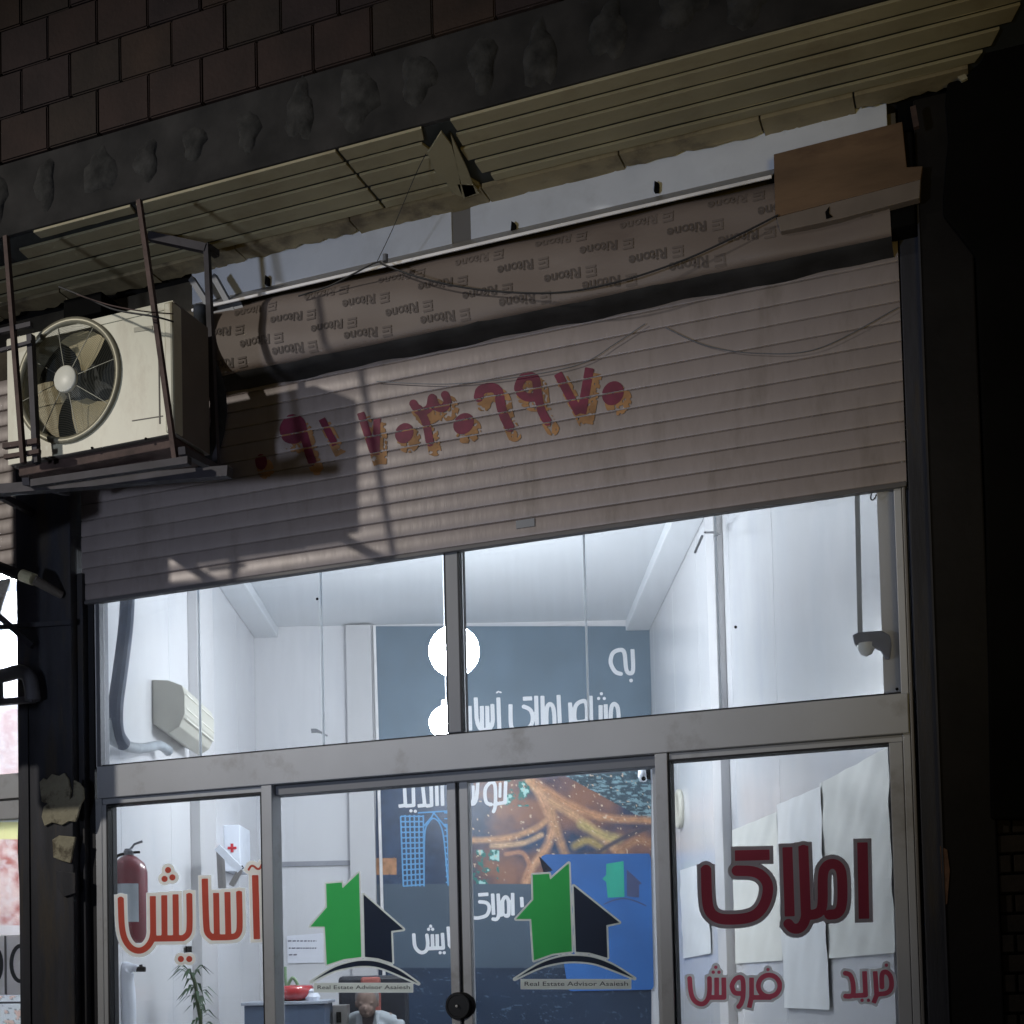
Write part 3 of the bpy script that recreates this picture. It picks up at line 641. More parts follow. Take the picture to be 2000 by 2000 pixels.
def logo(parent, g, n, arc_o, arc_i, cap, px0, s_, ox, oy):
    G = zp(ox, oy, s_, g); N = zp(ox, oy, s_, n); Aq = zp(ox, oy, s_, [tuple(p) for p in cat_pts(arc_o, 8)]+[tuple(p) for p in cat_pts(arc_i, 8)[::-1]])
    (cx0, cy0), (cx1, cy1) = zp(ox, oy, s_, cap)
    xs = [p[0] for p in Aq]; ys = [p[1] for p in G]; B = (min(xs)-8, max(xs)+8, min(ys)-8, cy1+9)
    q = thing('logo_sticker', at((B[0]+B[1])/2, B[3], DY), None, None); q.parent = parent; q.location = Vector(q.location)-wloc(parent)
    capf = f_stroke([(cx0-1, (cy0+cy1)/2), (cx1+1, (cy0+cy1)/2)], (cy1-cy0)*.95)
    mp = lambda y: (lambda x, yy: at(x, yy, y))
    decal('sticker_base', [f_poly(G), f_poly(N), f_poly(Aq), capf], B, 1.4, mp(DY+.0052), m_sgrey, q, o=3.6)
    decal('sticker_rim', [f_poly(G), f_poly(N), f_poly(Aq), capf], B, 1.4, mp(DY+.0046), backlit(mat('sticker_pale', (.42, .43, .40), .5, 0, .03), (.85, .88, .82), .8) if 'sticker_pale' not in MATS else MATS['sticker_pale'], q, o=2.8)
    decal('green_house', [f_poly(G)], B, 1.4, mp(DY+.0038), m_green, q); decal('navy_house', [f_poly(N)], B, 1.4, mp(DY+.0038), m_navy, q); decal('navy_arc', [f_poly(Aq)], B, 1.0, mp(DY+.0038), m_navy, q)
    me = text_mesh('Real Estate Advisor Asaiesh', 1, .006); xs = [v.co.x for v in me.vertices]; w = max(xs)
    P0 = at(cx0+2, cy1-3.5, DY+.0036); P1 = at(cx1-2, cy1-3.5-.2, DY+.0036); P2 = at(cx0+2, cy0+2.5, DY+.0036); o_ = wloc(q)
    for v in me.vertices:
        a = v.co.x/w; b = v.co.y/.73; pp = P0+(P1-P0)*a+(P2-P0)*b*1.15; v.co = Vector(tuple(pp))-o_
    me.materials.clear(); me.materials.append(mat('caption_ink', (.05, .055, .06), .6)); link('caption', me, q)
logo(d1, [(435, 915), (548, 905), (552, 948), (672, 835), (690, 1445), (560, 1462), (440, 1502), (425, 1225), (320, 1225), (440, 1085)],
     [(706, 992), (995, 1245), (906, 1257), (915, 1488), (810, 1455), (716, 1445)],
     [(325, 1628), (480, 1530), (600, 1488), (705, 1473), (820, 1485), (960, 1540), (1105, 1640)], [(325, 1628), (480, 1552), (600, 1522), (705, 1510), (820, 1522), (960, 1575), (1105, 1640)],
     [(360, 1645), (1050, 1692)], 0, .26915, 520, 1480)
logo(d2, [(597, 850), (715, 842), (722, 884), (858, 765), (880, 1405), (740, 1422), (605, 1470), (585, 1170), (475, 1170), (600, 1032)],
     [(893, 930), (1225, 1195), (1130, 1215), (1138, 1452), (1010, 1415), (910, 1408)],
     [(465, 1607), (640, 1500), (780, 1450), (900, 1437), (1040, 1452), (1180, 1505), (1335, 1602)], [(465, 1607), (640, 1525), (780, 1488), (900, 1478), (1040, 1492), (1180, 1540), (1335, 1602)],
     [(525, 1618), (1295, 1668)], 0, .26915, 880, 1480)
lk = MB(); c_ = at(893, 1965, .03)
MB().lathe(c_+np.array([0, .028, 0]), [(0, 0), (.055, 0), (.060, .006), (.060, .020), (.055, .026), (.048, .026), (.046, .023), (0, .023)], 32, (0, -1, 0)).build('lock_disc', mat('black_plastic', (.02, .02, .022), .35), d1)
MB().lathe(c_+np.array([0, -.006, 0]), [(0, 0), (.006, 0), (.005, .004), (0, .005)], 12, (0, -1, 0)).build('keyhole', m_bright, d1)
MB().lathe(at(904, 1964, .05)+np.array([0, .012, 0]), [(0, 0), (.055, 0), (.060, .006), (.058, .016), (0, .02)], 28, (0, -1, 0)).build('lock_disc', m_gasket, d2, smooth=True)

# ================================================================== outdoor air conditioner
YF = -.70
ac = thing('outdoor_air_conditioner', (.54, -.55, 3.77), 'cream outdoor air conditioner unit caged in rusty irons, upper left', 'air conditioner')
ax0, ax1, az0, az1 = .115, .975, 3.785, 4.345
cb_ = MB()
for q in ((ax0+.002, ax0+.010, YF+.012, -.44, az0, az1), (ax1-.010, ax1-.002, YF+.012, -.44, az0, az1), (ax0+.0105, ax1-.0105, YF+.012, -.44, az1-.010, az1), (ax0+.0105, ax1-.0105, YF+.012, -.44, az0, az0+.010), (ax0+.0105, ax1-.0105, -.47, -.441, az0+.0105, az1-.0105)): cb_.box(*q)
cb_.build('casing', m_acs, ac)
FC = at(134, 744, YF); FRr = .254
mb = MB(); n = 48                                          # front panel with round opening
q = [(ax0, az0), (ax1, az0), (ax1, az1), (ax0, az1)]
outer = []; inner = []
for k in range(n):
    a = 2*math.pi*k/n; cx, cz = FC[0], FC[2]; dx, dz_ = math.cos(a), math.sin(a); inner.append((cx+FRr*dx, cz+FRr*dz_))
    t = min([((ax1-cx)/dx if dx > 1e-6 else 1e9), ((ax0-cx)/dx if dx < -1e-6 else 1e9), ((az1-cz)/dz_ if dz_ > 1e-6 else 1e9), ((az0-cz)/dz_ if dz_ < -1e-6 else 1e9)])
    outer.append((cx+t*dx, cz+t*dz_))
vs = [(x, YF, z) for x, z in outer]+[(x, YF, z) for x, z in inner]+[(x, YF+.10, z) for x, z in inner]
mb.add(vs, [(k, (k+1) % n, (k+1) % n+n, k+n) for k in range(n)]+[(k+n, (k+1) % n+n, (k+1) % n+2*n, k+2*n) for k in range(n)])
for sx, sz in ((ax0, az0), (ax1, az0), (ax1, az1), (ax0, az1)):   # fill the corners the fan of quads leaves open
    kk = [k for k in range(n) if ((outer[k][0] == outer[k][0]))]
    best = None
    for k in range(n):
        a, b = outer[k], outer[(k+1) % n]
        on = lambda p: (abs(p[0]-sx) < 1e-6, abs(p[1]-sz) < 1e-6)
        if (on(a)[0] and on(b)[1]) or (on(a)[1] and on(b)[0]): mb.add([(a[0], YF, a[1]), (sx, YF, sz), (b[0], YF, b[1])], [(0, 1, 2)])
mb.build('front_panel', m_acw, ac)
MB().box(ax0, ax1, YF-.004, YF-.001, az1-.035, az1-.006).build('top_trim', m_acw, ac, bevel=.002); MB().box(ax1-.040, ax1+.003, YF-.012, YF+.06, az0+.002, az1-.006).build('edge_trim', m_acw, ac, bevel=.010)
MB().box(ax1-.075, ax1-.070, YF-.003, YF-.0005, az0+.05, az1-.05).build('panel_seam', m_acs, ac)
MB().lathe((FC[0], YF+.13, FC[2]), [(0, 0), (.28, 0)], 32, (0, -1, 0)).build('fan_cavity', m_dark, ac)
MB().lathe((FC[0], YF-.003, FC[2]), [(FRr+.018, -.010), (FRr+.018, .008), (FRr+.004, .012), (FRr-.010, .004), (FRr-.008, -.01)], 56, (0, -1, 0)).build('grille_ring', m_ring, ac, smooth=True)
mb = MB()
for i in range(27):
    r_ = .062+i*.0074; pts = [(FC[0]+r_*math.cos(a*math.pi/20), YF-.006-.010*(1-(r_/FRr)**2), FC[2]+r_*math.sin(a*math.pi/20)) for a in range(41)]; mb.tube(pts, .0007, 3, False)
for k in range(8):
    a = k*math.pi/4+.2; mb.tube([(FC[0]+r_*math.cos(a), YF-.005-.010*(1-(r_/FRr)**2), FC[2]+r_*math.sin(a)) for r_ in (.05, .15, .258)], .0018, 4)
g_ = mb.build('grille_wires', m_grille, ac, kind='stuff')
MB().lathe((FC[0], YF-.020, FC[2]), [(.056, -.012), (.058, .004), (.052, .008), (0, .009)], 28, (0, -1, 0)).build('hub_cap', mat('hub_white', (.80, .78, .66), .4), ac, smooth=True)
for k in range(3):
    a0 = math.radians((62, 192, 292)[k]); mb = MB(); N_ = 10; vs = []
    for j in range(5):
        rr = .07+(.235-.07)*j/4
        for i in range(N_+1):
            a = a0-.55+(1.10)*i/N_*(0.75+.35*j/4)+.25*j/4; vs.append((FC[0]+rr*math.cos(a), YF+.03+.035*i/N_, FC[2]+rr*math.sin(a)))
    fs = [(j*(N_+1)+i, j*(N_+1)+i+1, (j+1)*(N_+1)+i+1, (j+1)*(N_+1)+i) for j in range(4) for i in range(N_)]
    mb.add(vs, fs).build('fan_blade', m_blade, ac, smooth=True)
for px, py in ((118, 626), (213, 665), (219, 786), (131, 861), (180, 875), (285, 857)):
    MB().lathe(at(px, py, YF-.002), [(0, 0), (.006, 0), (.005, .004), (0, .005)], 8, (0, -1, 0)).build('screw', m_black, ac)
MB().prism([at(a, b, YF-.001) for a, b in ((262, 640), (298, 636), (298, 644), (262, 649))], (0, -1, 0), .002).build('name_label', mat('label_grey', (.40, .38, .29), .5), ac)
MB().prism([at(a, b, YF-.001) for a, b in ((258, 821), (318, 811.5), (318, 813.5), (258, 823))], (0, -1, 0), .001).build('vent_slot', m_acs, ac)
MB().box(ax0+.03, ax1-.02, YF+.03, -.45, az0-.045, az0-.001).build('base_tray', m_rust, ac, bevel=.004)

# cage of angle irons round the unit
cg = thing('angle_iron_cage', (.6, -.5, 3.6), 'rusty angle iron cage hung from the eave around the outdoor unit', 'cage')
YC = -.82
def cb(a, b, w=.022, m=m_rust, nm='iron_bar'): MB().bar(a, b, w).build(nm, m, cg)
cb(at(272, 392, -.80), at(343, 900, YC), .020)
cb(at(12, 462, -.80), at(46, 905, YC), .020)
Bb = at(424, 935, -.42); Bt = np.array([Bb[0]-.01, -.42, 4.86]); cb(at(404, 478, -.36), Bb, .024, m_rustd); cb(at(60, 655, YC+.04), at(72, 905, YC+.04), .026, m_rustd)
cb(at(0, 648, YC+.02), at(62, 634, YC+.02), .02, m_rustd); cb(at(0, 655+30, YC+.02), at(62, 668, YC+.02), .014, m_rustd)
cb(at(8, 872, YC+.02), at(75, 862, YC+.02), .022); cb(at(10, 893, YC+.02), at(78, 882, YC+.02), .018)
cb(at(64, 945, YC), at(370, 900, YC), .030, m_rustd, 'bottom_rail'); cb(at(140, 930, -.6), at(300, 905, -.6), .02, m_rust, 'bottom_rail')
cb(at(-30, 960, -.72), at(449, 922, -.72), .042, m_rustd, 'bottom_rail'); cb(at(355, 880, YC), at(440, 925, -.42), .03, m_rustd, 'side_rail')
cb(at(50, 940, YC), at(130, 962, -.35), .03, m_rustd, 'side_rail')
cb(atz(292, 462, 4.86), at(404, 486, -.36), .035, m_rustd, 'top_bar'); cb(at(404, 483, -.36), at(424, 497, -.30), .03, m_rustd, 'top_bar')
cb(at(0, 968, -.5), at(62, 1000, -.10), .03, m_rustd, 'strut')
for a, b in (((375, 545), (418, 612)), ((418, 540), (458, 612))): MB().bar(at(a[0], a[1], -.104), at(b[0], b[1], -.12), .026).build('strut', m_alud, cg)
MB().prism([at(a, b, -.13) for a, b in ((395, 600), (412, 590), (470, 588), (476, 603), (440, 612), (400, 614))], (0, 1, 0), .02).build('foot_plate', m_alud, cg)
# lagged pipes running down behind the unit's right side
lp = MB().tube(cat_pts([at(392, 600, -.2), at(398, 680, -.2), at(420, 740, -.22), at(428, 790, -.22), at(424, 840, -.22), at(412, 880, -.2), at(395, 905, -.15)]), .035, 10)
lp.build('lagged_pipe', mat('black_lagging', (.022, .028, .04), .8, 0, .3, 20, .4, 40), None, smooth=True); tag(bpy.data.objects['lagged_pipe'], 'black lagged pipe bulging down beside the outdoor unit', 'pipe')

# ---------------------------------------------------------------- cables
def cable(pts, r, label, m=m_cable, n=8):
    o = MB().tube(cat_pts(pts, n), r, 6).build('cable', m); tag(o, label, 'cable'); return o
cable([at(583, 578, -.19), at(640, 560, -.2), at(690, 535, -.22), at(736, 512, -.24), at(752, 518, -.24), at(830, 545, -.24), at(940, 566, -.22), at(1080, 572, -.22), at(1200, 552, -.22), at(1330, 510, -.21), at(1440, 460, -.21), at(1520, 420, -.20)], .004, 'black cable sagging across the printed wrap of the shutter roll')
cable([at(736, 512, -.24), at(770, 440, -.28), at(810, 345, -.36), atz(832, 300, 4.87)], .0015, 'hair thin wire rising from the sagging cable to the broken eave joint')
cable([at(115, 560, -.84), at(170, 582, -.85), at(225, 605, -.86), at(300, 618, -.86), at(338, 628, -.74)], .004, 'thick black cable drooping across the top of the outdoor unit')
cable([at(150, 575, -.86), at(215, 596, -.87), at(280, 608, -.87), at(338, 613, -.74)], .0028, 'thin brown cable above the thick one across the outdoor unit', m_rust)
cable([at(735, 745, -.05), at(870, 750, -.05), at(1000, 738, -.05), at(1130, 712, -.05), at(1200, 672, -.05), at(1260, 632, -.05)], .0022, 'faint grey wire drooping across the shutter above the sprayed digits', m_alud)
cable([at(1300, 640, -.05), at(1380, 675, -.05), at(1480, 690, -.05), at(1600, 680, -.05), at(1755, 600, -.05)], .0022, 'faint grey wire drooping over the right half of the shutter', m_alud)
jb = MB().lathe(at(753, 511, -.25), [(0, 0), (.012, 0), (.012, .03), (0, .03)], 10, (0, 0, 1)).build('cable_knot', m_alud); tag(jb, 'small insulator knob where the black cable peaks', 'insulator')

# ================================================================== inside the shop
for i, (px, py, d, r_) in enumerate(((887, 1272, 8.6, .165), (872, 1412, 9.6, .125))):
    p = rb(px, py, d)
    t = thing('hanging_lamp', p+np.array([0, 0, r_]), ['upper glaring white globe lamp behind the transom mullion', 'lower glaring white globe lamp just above the header beam'][i], 'lamp', 'globe lamps')
    MB().lathe(p, [(r_*math.sin(a*math.pi/14)+1e-4, -r_*math.cos(a*math.pi/14)) for a in range(15)], 22).build('globe', m_led, t, smooth=True)
    MB().tube([p+np.array([0, 0, r_]), np.array([p[0], p[1], ZC])], .004, 6).build('cord', m_white, t)
    MB().lathe(p+np.array([0, 0, r_-.01]), [(.04, 0), (.035, .05), (.006, .06)], 14).build('socket', m_white, t)

# --- city poster wall
m_poster = vcol_mat('poster_print', .35)
pmap = lambda dd: (lambda x, y: rb(x, y, DB-dd))
Zq = lambda pts: zp(880, 1480, .26915, pts)
roads = [(Zq([(560, 160), (700, 300), (900, 420), (1080, 560), (1230, 690)]), 10, (.75, .50, .32)), (Zq([(600, 170), (850, 330), (1100, 430), (1460, 455)]), 9, (.70, .42, .26)),
         (Zq([(640, 250), (735, 480), (700, 640), (590, 800), (545, 905)]), 10, (.78, .50, .34)), (Zq([(130, 600), (400, 585), (600, 520), (690, 460)]), 7, (.75, .48, .30)),
         (Zq([(300, 640), (520, 620), (660, 560)]), 6, (.80, .60, .42)), (Zq([(730, 380), (780, 560), (830, 700)]), 10, (.62, .40, .26)), (Zq([(950, 480), (1100, 560), (1220, 590)]), 11, (.62, .55, .28)),
         (Zq([(400, 700), (520, 690), (570, 780), (540, 880)]), 5, (.62, .36, .26)), (Zq([(900, 640), (1000, 600), (1100, 660)]), 9, (.5, .42, .2)), (Zq([(1200, 690), (1350, 600), (1460, 620)]), 9, (.5, .30, .2))]
roads = [(np.array(cat_pts(p, 5)), w, c) for p, w, c in roads]
dark_road = np.array(cat_pts(Zq([(1050, 700), (1180, 620), (1300, 560), (1450, 500)]), 5))
def dist_poly(X, Y, P_):
    d = np.full(X.shape, 1e9)
    for a, b in zip(P_[:-1], P_[1:]):
        e = b-a; L = e@e+1e-9; t = np.clip(((X-a[0])*e[0]+(Y-a[1])*e[1])/L, 0, 1); d = np.minimum(d, np.hypot(X-a[0]-e[0]*t, Y-a[1]-e[1]*t))
    return d
def poster_fn(X, Y):
    n1 = fbm(X, Y, 60, 11); n2 = fbm(X, Y, 12, 21); n3 = fbm(X, Y*3.2, 10, 31)
    C = np.empty(X.shape+(3,)); C[:] = np.array((.085, .15, .235)); C[Y < 1462] = (.135, .20, .265); C *= (.85+.35*n1)[..., None]  # upper panel paler: lamp glare put into the print colour
    city = (Y > 1462) & (Y < 1727); east = X > 905
    navy = np.array((.035, .065, .13)); C[city] = navy*(.7+.8*n2[city])[..., None]
    warm = city & (X > 915+14*n1) & (X < 1290); k = np.clip((n1-.35)*2.5, 0, 1)
    C[warm] = (C[warm]*(1-.75*k[warm][..., None])+np.array((.42, .20, .12))*.75*k[warm][..., None])
    blds = city & (Y < 1600-.0*X) & (X > 1085) & (Y < 1480+(X-1040)*.55) ; st_ = (n3 > .56)
    C[blds] = np.array((.06, .10, .13))*(.6+n2[blds])[..., None]
    C[blds & st_] = np.array((.26, .42, .48))*(.5+.8*n2[blds & st_])[..., None]
    for P_, w, c in roads:
        d = dist_poly(X, Y, P_); m_ = np.clip(1.2-d/w, 0, 1)*(city)*(.55+.75*fbm(X, Y, 9, 41)); m_ = np.clip(m_, 0, 1)[..., None]
        strk = .85+.25*(fbm(X*1.5, Y*1.5, 5, 47)[..., None]-.5)*2-.25*np.clip(1-d/1.2, 0, 1)[..., None]
        C = C*(1-m_)+np.array(c)*np.array((1.12, 1.0, .9))*strk*m_
    d = dist_poly(X, Y, dark_road); m_ = (np.clip(1.4-d/5, 0, 1)*city)[..., None]; C = C*(1-m_)+np.array((.10, .09, .12))*m_
    grn = city & (((X > 985) & (X < 1035) & (Y < 1575) & (Y > 1480)) | ((X > 915) & (X < 975) & (Y > 1660)))
    C[grn & (n2 > .5)] = (.04, .22, .20); C[grn & (n2 > .63)] = (.45, .75, .72)
    wl_ = city & (X < 775) & (np.abs(Y-1690-4*n2) < 16); C[wl_] = np.array((.50, .26, .14))*(.5+n2[wl_])[..., None]
    lt = city & (X > 905) & (fbm(X, Y, 4.5, 61, 2) > .83); C[lt] = np.array((.80, .62, .45))
    slate = Y >= 1727; C[slate] = np.array((.085, .125, .175))*(.9+.2*n1[slate])[..., None]
    low = Y > 1890; C[low] = np.array((.028, .050, .095))*(.8+.4*n1[low])[..., None]
    ln = low & (np.abs(fbm(X, Y*4, 60, 51)-.5) < .008); C[ln] = (.10, .16, .24)
    return np.clip(C, 0, 1)
ps = thing('city_poster', rb(1000, 2050, DB-.01), 'tall poster of city roads at night with white Persian words on the back wall', 'poster')
painted('poster_sheet', poster_fn, (734, 1272, 1223, 2075), 1.8, pmap(.012), m_poster, ps)
T3 = lambda pts: zp(680, 1180, .33126, pts)
w3 = 24*.33126
txt = [f_stroke(cat_pts(T3([(1612, 412), (1575, 398), (1548, 345), (1560, 290), (1600, 270), (1628, 285), (1640, 385), (1662, 408), (1680, 385), (1676, 265)])), w3), f_dot(*T3([(1668, 450)])[0], 3.6),
       f_stroke(T3([(1596, 745), (1594, 610), (1570, 582), (1548, 605), (1548, 745)]), w3), f_stroke(T3([(1518, 590), (1522, 745)]), w3), f_stroke(T3([(1488, 595), (1490, 745)]), w3),
       f_stroke(T3([(1430, 540), (1434, 745)]), w3), f_stroke(cat_pts(T3([(1398, 690), (1340, 690), (1338, 610), (1370, 575), (1405, 590), (1408, 745)])), w3), f_stroke(T3([(1308, 580), (1316, 745)]), w3),
       f_stroke(T3([(1240, 535), (1250, 745)]), w3), f_stroke(T3([(1218, 745), (1214, 610), (1190, 582), (1168, 610), (1170, 745)]), w3), f_stroke(T3([(1145, 540), (1150, 745)]), w3), f_stroke(T3([(1108, 540), (1114, 745)]), w3),
       f_stroke(T3([(1030, 558), (1085, 555)]), w3), f_stroke(cat_pts(T3([(1030, 602), (1075, 625), (1088, 680), (1062, 730), (980, 738), (960, 710), (957, 590)])), w3),
       f_stroke(T3([(885, 550), (892, 750)]), w3), f_stroke(T3([(872, 525), (885, 515), (905, 522)]), 3), f_stroke(T3([(850, 590), (855, 740), (760, 745), (752, 550)]), w3), f_stroke(T3([(820, 600), (822, 740)]), w3), f_stroke(T3([(788, 600), (790, 740)]), w3),
       f_stroke(T3([(716, 600), (720, 745)]), w3)]
txt += [f_dot(*T3([p])[0], 3.2) for p in ((1493, 528), (1477, 556), (1510, 556))]
decal('printed_letters', txt, (900, 1260, 1262, 1432), 1.6, pmap(.015), m_print, ps)
T4 = lambda pts: zp(520, 1480, .26915, pts); w4 = 26*.26915
tx2 = [f_stroke(T4([(1000, 150), (1010, 345), (960, 352)]), w4), f_stroke(T4([(1065, 150), (1070, 345), (1010, 350)]), w4), f_stroke(T4([(1130, 150), (1150, 345), (1098, 350)]), w4), f_stroke(T4([(1195, 150), (1200, 345), (1160, 350)]), w4), f_stroke(T4([(1235, 150), (1240, 350)]), w4), f_stroke(T4([(1276, 150), (1280, 350)]), w4),
       f_dot(*T4([(1050, 385)])[0], 3.3), f_dot(*T4([(1082, 388)])[0], 3.3),
       f_stroke(Zq([(200, 130), (190, 330), (135, 340), (135, 190)]), w4), f_stroke(Zq([(165, 200), (165, 330)]), w4*.8), f_stroke(cat_pts(Zq([(300, 340), (258, 320), (252, 230), (290, 180), (322, 200), (325, 340), (310, 395)])), w4),
       f_stroke(Zq([(330, 335), (395, 325), (400, 170)]), w4), f_stroke(Zq([(360, 180), (358, 290)]), w4*.8),
       # lower words
       f_stroke(cat_pts(Zq([(150, 1000), (152, 1150), (250, 1150), (280, 1100), (265, 1055), (205, 1045)])), w4), f_stroke(Zq([(200, 995), (275, 990)]), w4), f_stroke(Zq([(305, 985), (312, 1140)]), w4),
       f_stroke(cat_pts(Zq([(345, 985), (350, 1130), (335, 1170), (305, 1170)])), w4), f_stroke(cat_pts(Zq([(355, 1140), (378, 1130), (378, 1040), (400, 1010), (420, 1040), (420, 1140), (395, 1145)])), w4), f_stroke(Zq([(450, 980), (453, 1145)]), w4), f_stroke(Zq([(515, 1010), (520, 1085)]), w4),
       f_stroke(cat_pts(T4([(1070, 1275), (1080, 1370), (1120, 1412), (1160, 1400), (1172, 1350), (1165, 1280)])), w4), f_stroke(T4([(1172, 1385), (1285, 1380), (1278, 1270)]), w4), f_stroke(T4([(1205, 1280), (1208, 1380)]), w4), f_stroke(T4([(1240, 1280), (1242, 1380)]), w4),
       f_stroke(T4([(1320, 1225), (1330, 1360), (1350, 1385)]), w4)]
tx2 += [f_dot(*T4([p])[0], 3.2) for p in ((1193, 1222), (1178, 1245), (1208, 1245), (1262, 1415), (1292, 1415))]
decal('printed_letters', tx2, (775, 1030, 1515, 1870), 1.6, pmap(.015), m_print, ps)
# the lattice tower printed in pale blue
la = []
for i in range(6): la.append(f_stroke(T4([(975+i*33, 415+(0 if i else 10)), (995+i*30, 935)]), 3.0))
for j in range(14): la.append(f_stroke(T4([(975+j*1.5, 425+j*39), (1145, 425+j*38)]), 2.8))
la += [f_stroke(cat_pts(T4([(1145, 935), (1150, 560), (1180, 470), (1215, 440), (1260, 480), (1290, 600), (1320, 930)])), 3), f_stroke(T4([(1140, 500), (1200, 430), (1215, 400)]), 3), f_stroke(T4([(1215, 400), (1300, 500), (1335, 520)]), 3), f_stroke(T4([(1100, 400), (1340, 385)]), 3)]
for j in range(13): la.append(f_stroke(T4([(1290+j*1, 400+j*42), (1345, 400+j*42)]), 2.8))
la += [f_stroke(T4([(1310, 480), (1330, 930)]), 2.8)]
decal('printed_tower', la, (778, 884, 1575, 1736), 1.3, pmap(.0145), mat('tower_print', (.16, .42, .75), .5, 0, .05), ps)
MB().prism([rb(x, y, DB-.02) for x, y in ((729, 1223), (734, 1223), (758, 2075), (752, 2075))], tuple(-ED), .03).build('poster_edge', m_bright, ps)
bs = thing('blue_logo_sheet', rb(1160, 1940, DB-.03), 'bright blue sheet with small green house logo hung over the city poster', 'poster')
decal('sheet', [f_poly([(1055, 1669), (1271, 1667), (1277, 1933), (1110, 1936), (1082, 1760)])], (1050, 1282, 1660, 1942), 8, pmap(.035), mat('blue_sheet', (.035, .15, .45), .5, 0, .18, 1.4), bs)
decal('turned_corner', [f_poly([(1052, 1671), (1080, 1700), (1062, 1705)])], (1045, 1090, 1660, 1712), 2, pmap(.040), m_navy, bs)
decal('printed_house', [f_poly(Zq([(1130, 770), (1255, 750), (1262, 1010), (1140, 1015), (1130, 900), (1100, 880), (1130, 850)]))], (1165, 1225, 1675, 1760), 1.6, pmap(.038), mat('teal_print', (.03, .42, .30), .5), bs)
decal('printed_house', [f_poly(Zq([(1278, 810), (1392, 915), (1368, 920), (1368, 1015), (1280, 1005)])), f_stroke(cat_pts(Zq([(1110, 1065), (1180, 1035), (1260, 1022), (1340, 1040), (1420, 1075)])), 2.4)], (1175, 1265, 1690, 1775), 1.6, pmap(.038), mat('slate_print', (.07, .09, .20), .5), bs)

# --- things on the left wall
def lw(px, py, off_=0): return rwl(px, py, RL+off_)
acn = thing('wall_air_conditioner', lw(345, 1480), 'beige indoor split air conditioner high on the left wall', 'air conditioner')
prf = [(0, 3.12), (.10, 3.06), (.17, 3.10), (.205, 3.18), (.205, 3.30), (.19, 3.36), (.10, 3.395), (0, 3.40)]
mA = mat('beige_plastic', (.50, .49, .43), .45, 0, .05); d0_, d1_ = 8.35, 9.25
MB().prism([rp(RL+r_, d0_, z) for r_, z in prf], tuple(ED), d1_-d0_).build('body', mA, acn, bevel=.006)
for zz in (3.15, 3.215, 3.305): MB().prism([rp(RL+.2055, d0_+.02, zz), rp(RL+.2055, d1_-.02, zz), rp(RL+.2055, d1_-.02, zz+.008), rp(RL+.2055, d0_+.02, zz+.008)], tuple(ER), .004).build('louvre', mat('vent_pale', (.74, .73, .66), .5), acn)
o = MB().tube(cat_pts([rwl(250, 1140, RL+.12), rwl(246, 1220, RL+.12), rwl(235, 1310, RL+.12), rwl(226, 1380, RL+.12), rwl(228, 1430, RL+.12), rwl(240, 1452, RL+.12)]), .040, 12).build('pipe_lagging', mat('blue_grey_lagging', (.055, .075, .12), .7, 0, .2, 12, .5, 30)); tag(o, 'dark blue lagged pipe dropping down the left wall behind the transom', 'pipe')
o = MB().tube(cat_pts([rwl(206, 1405, RL+.08), rwl(216, 1440, RL+.09), rwl(240, 1455, RL+.10), rwl(275, 1462, RL+.09), rwl(310, 1456, RL+.08), rwl(328, 1466, RL+.08)]), [.03]*30+[.035]*11, 10).build('taped_hose', mat('grey_tape', (.33, .37, .41), .4, 0, .2, 9, .5, 20), smooth=True); tag(o, 'grey taped hose bundle running to the indoor air conditioner', 'hose')
def extinguisher(px, py, dpt, h, label):
    # the whole stands on the left wall at depth dpt
    r0 = (px-945)*dpt/F; base = rp(r0, dpt, 0); zb = rb(px, py, dpt)[2]; base = np.array([base[0], base[1], zb])
    t = thing('fire_extinguisher', base, label, 'fire extinguisher', 'fire extinguishers'); rr = h*.17
    mr_ = mat('extinguisher_red', (.20, .020, .035), .3, 0, .06, coat=.4)
    MB().lathe(base, [(0, 0), (rr*.9, .005), (rr, .03), (rr, h*.68), (rr*.85, h*.76), (rr*.45, h*.82), (rr*.25, h*.84)], 22).build('cylinder', mr_, t, smooth=True)
    up = base+np.array([0, 0, h*.84]); MB().lathe(up, [(rr*.25, 0), (rr*.3, .02), (rr*.22, .035), (0, .036)], 12).build('valve', m_alud, t)
    MB().tube([up+np.array([0, 0, .02]), up+ER*.03+np.array([0, 0, .06]), up+ER*.075+np.array([0, 0, .075])], .007, 6).build('lever', m_alud, t)
    MB().tube([up+np.array([0, 0, .015]), up+ER*.06+np.array([0, 0, .015])], .007, 6).build('handle', m_black, t)
    MB().tube(cat_pts([up+np.array([0, 0, .01]), up-ER*.07+np.array([0, 0, -.01]), up-ER*(rr+.01)+np.array([0, 0, -.12]), up-ER*(rr+.01)+np.array([0, 0, -.3])]), .008, 6).build('hose', m_black, t)
    vs = []; n = 8
    for i in range(n+1):
        a = -.5+1.25*i/n; dr_ = ER*math.sin(a)*(rr+.0015)-ED*math.cos(a)*(rr+.0015)
        vs += [base+dr_+np.array([0, 0, h*.20]), base+dr_+np.array([0, 0, h*.56])]
    MB().add(vs, [(2*i, 2*i+1, 2*i+3, 2*i+2) for i in range(n)]).build('paper_label', mat('label_blue_grey', (.50, .56, .62), .5), t)
    return t
extinguisher(258, 1843, 7.35, .58, 'red fire extinguisher with grey label behind the left window lettering')
extinguisher(222, 1850, 7.7, .54, 'second fire extinguisher, half hidden behind the front one')
fb = thing('first_aid_box', lw(465, 1690), 'white first aid box with red cross on the left wall', 'first aid box')
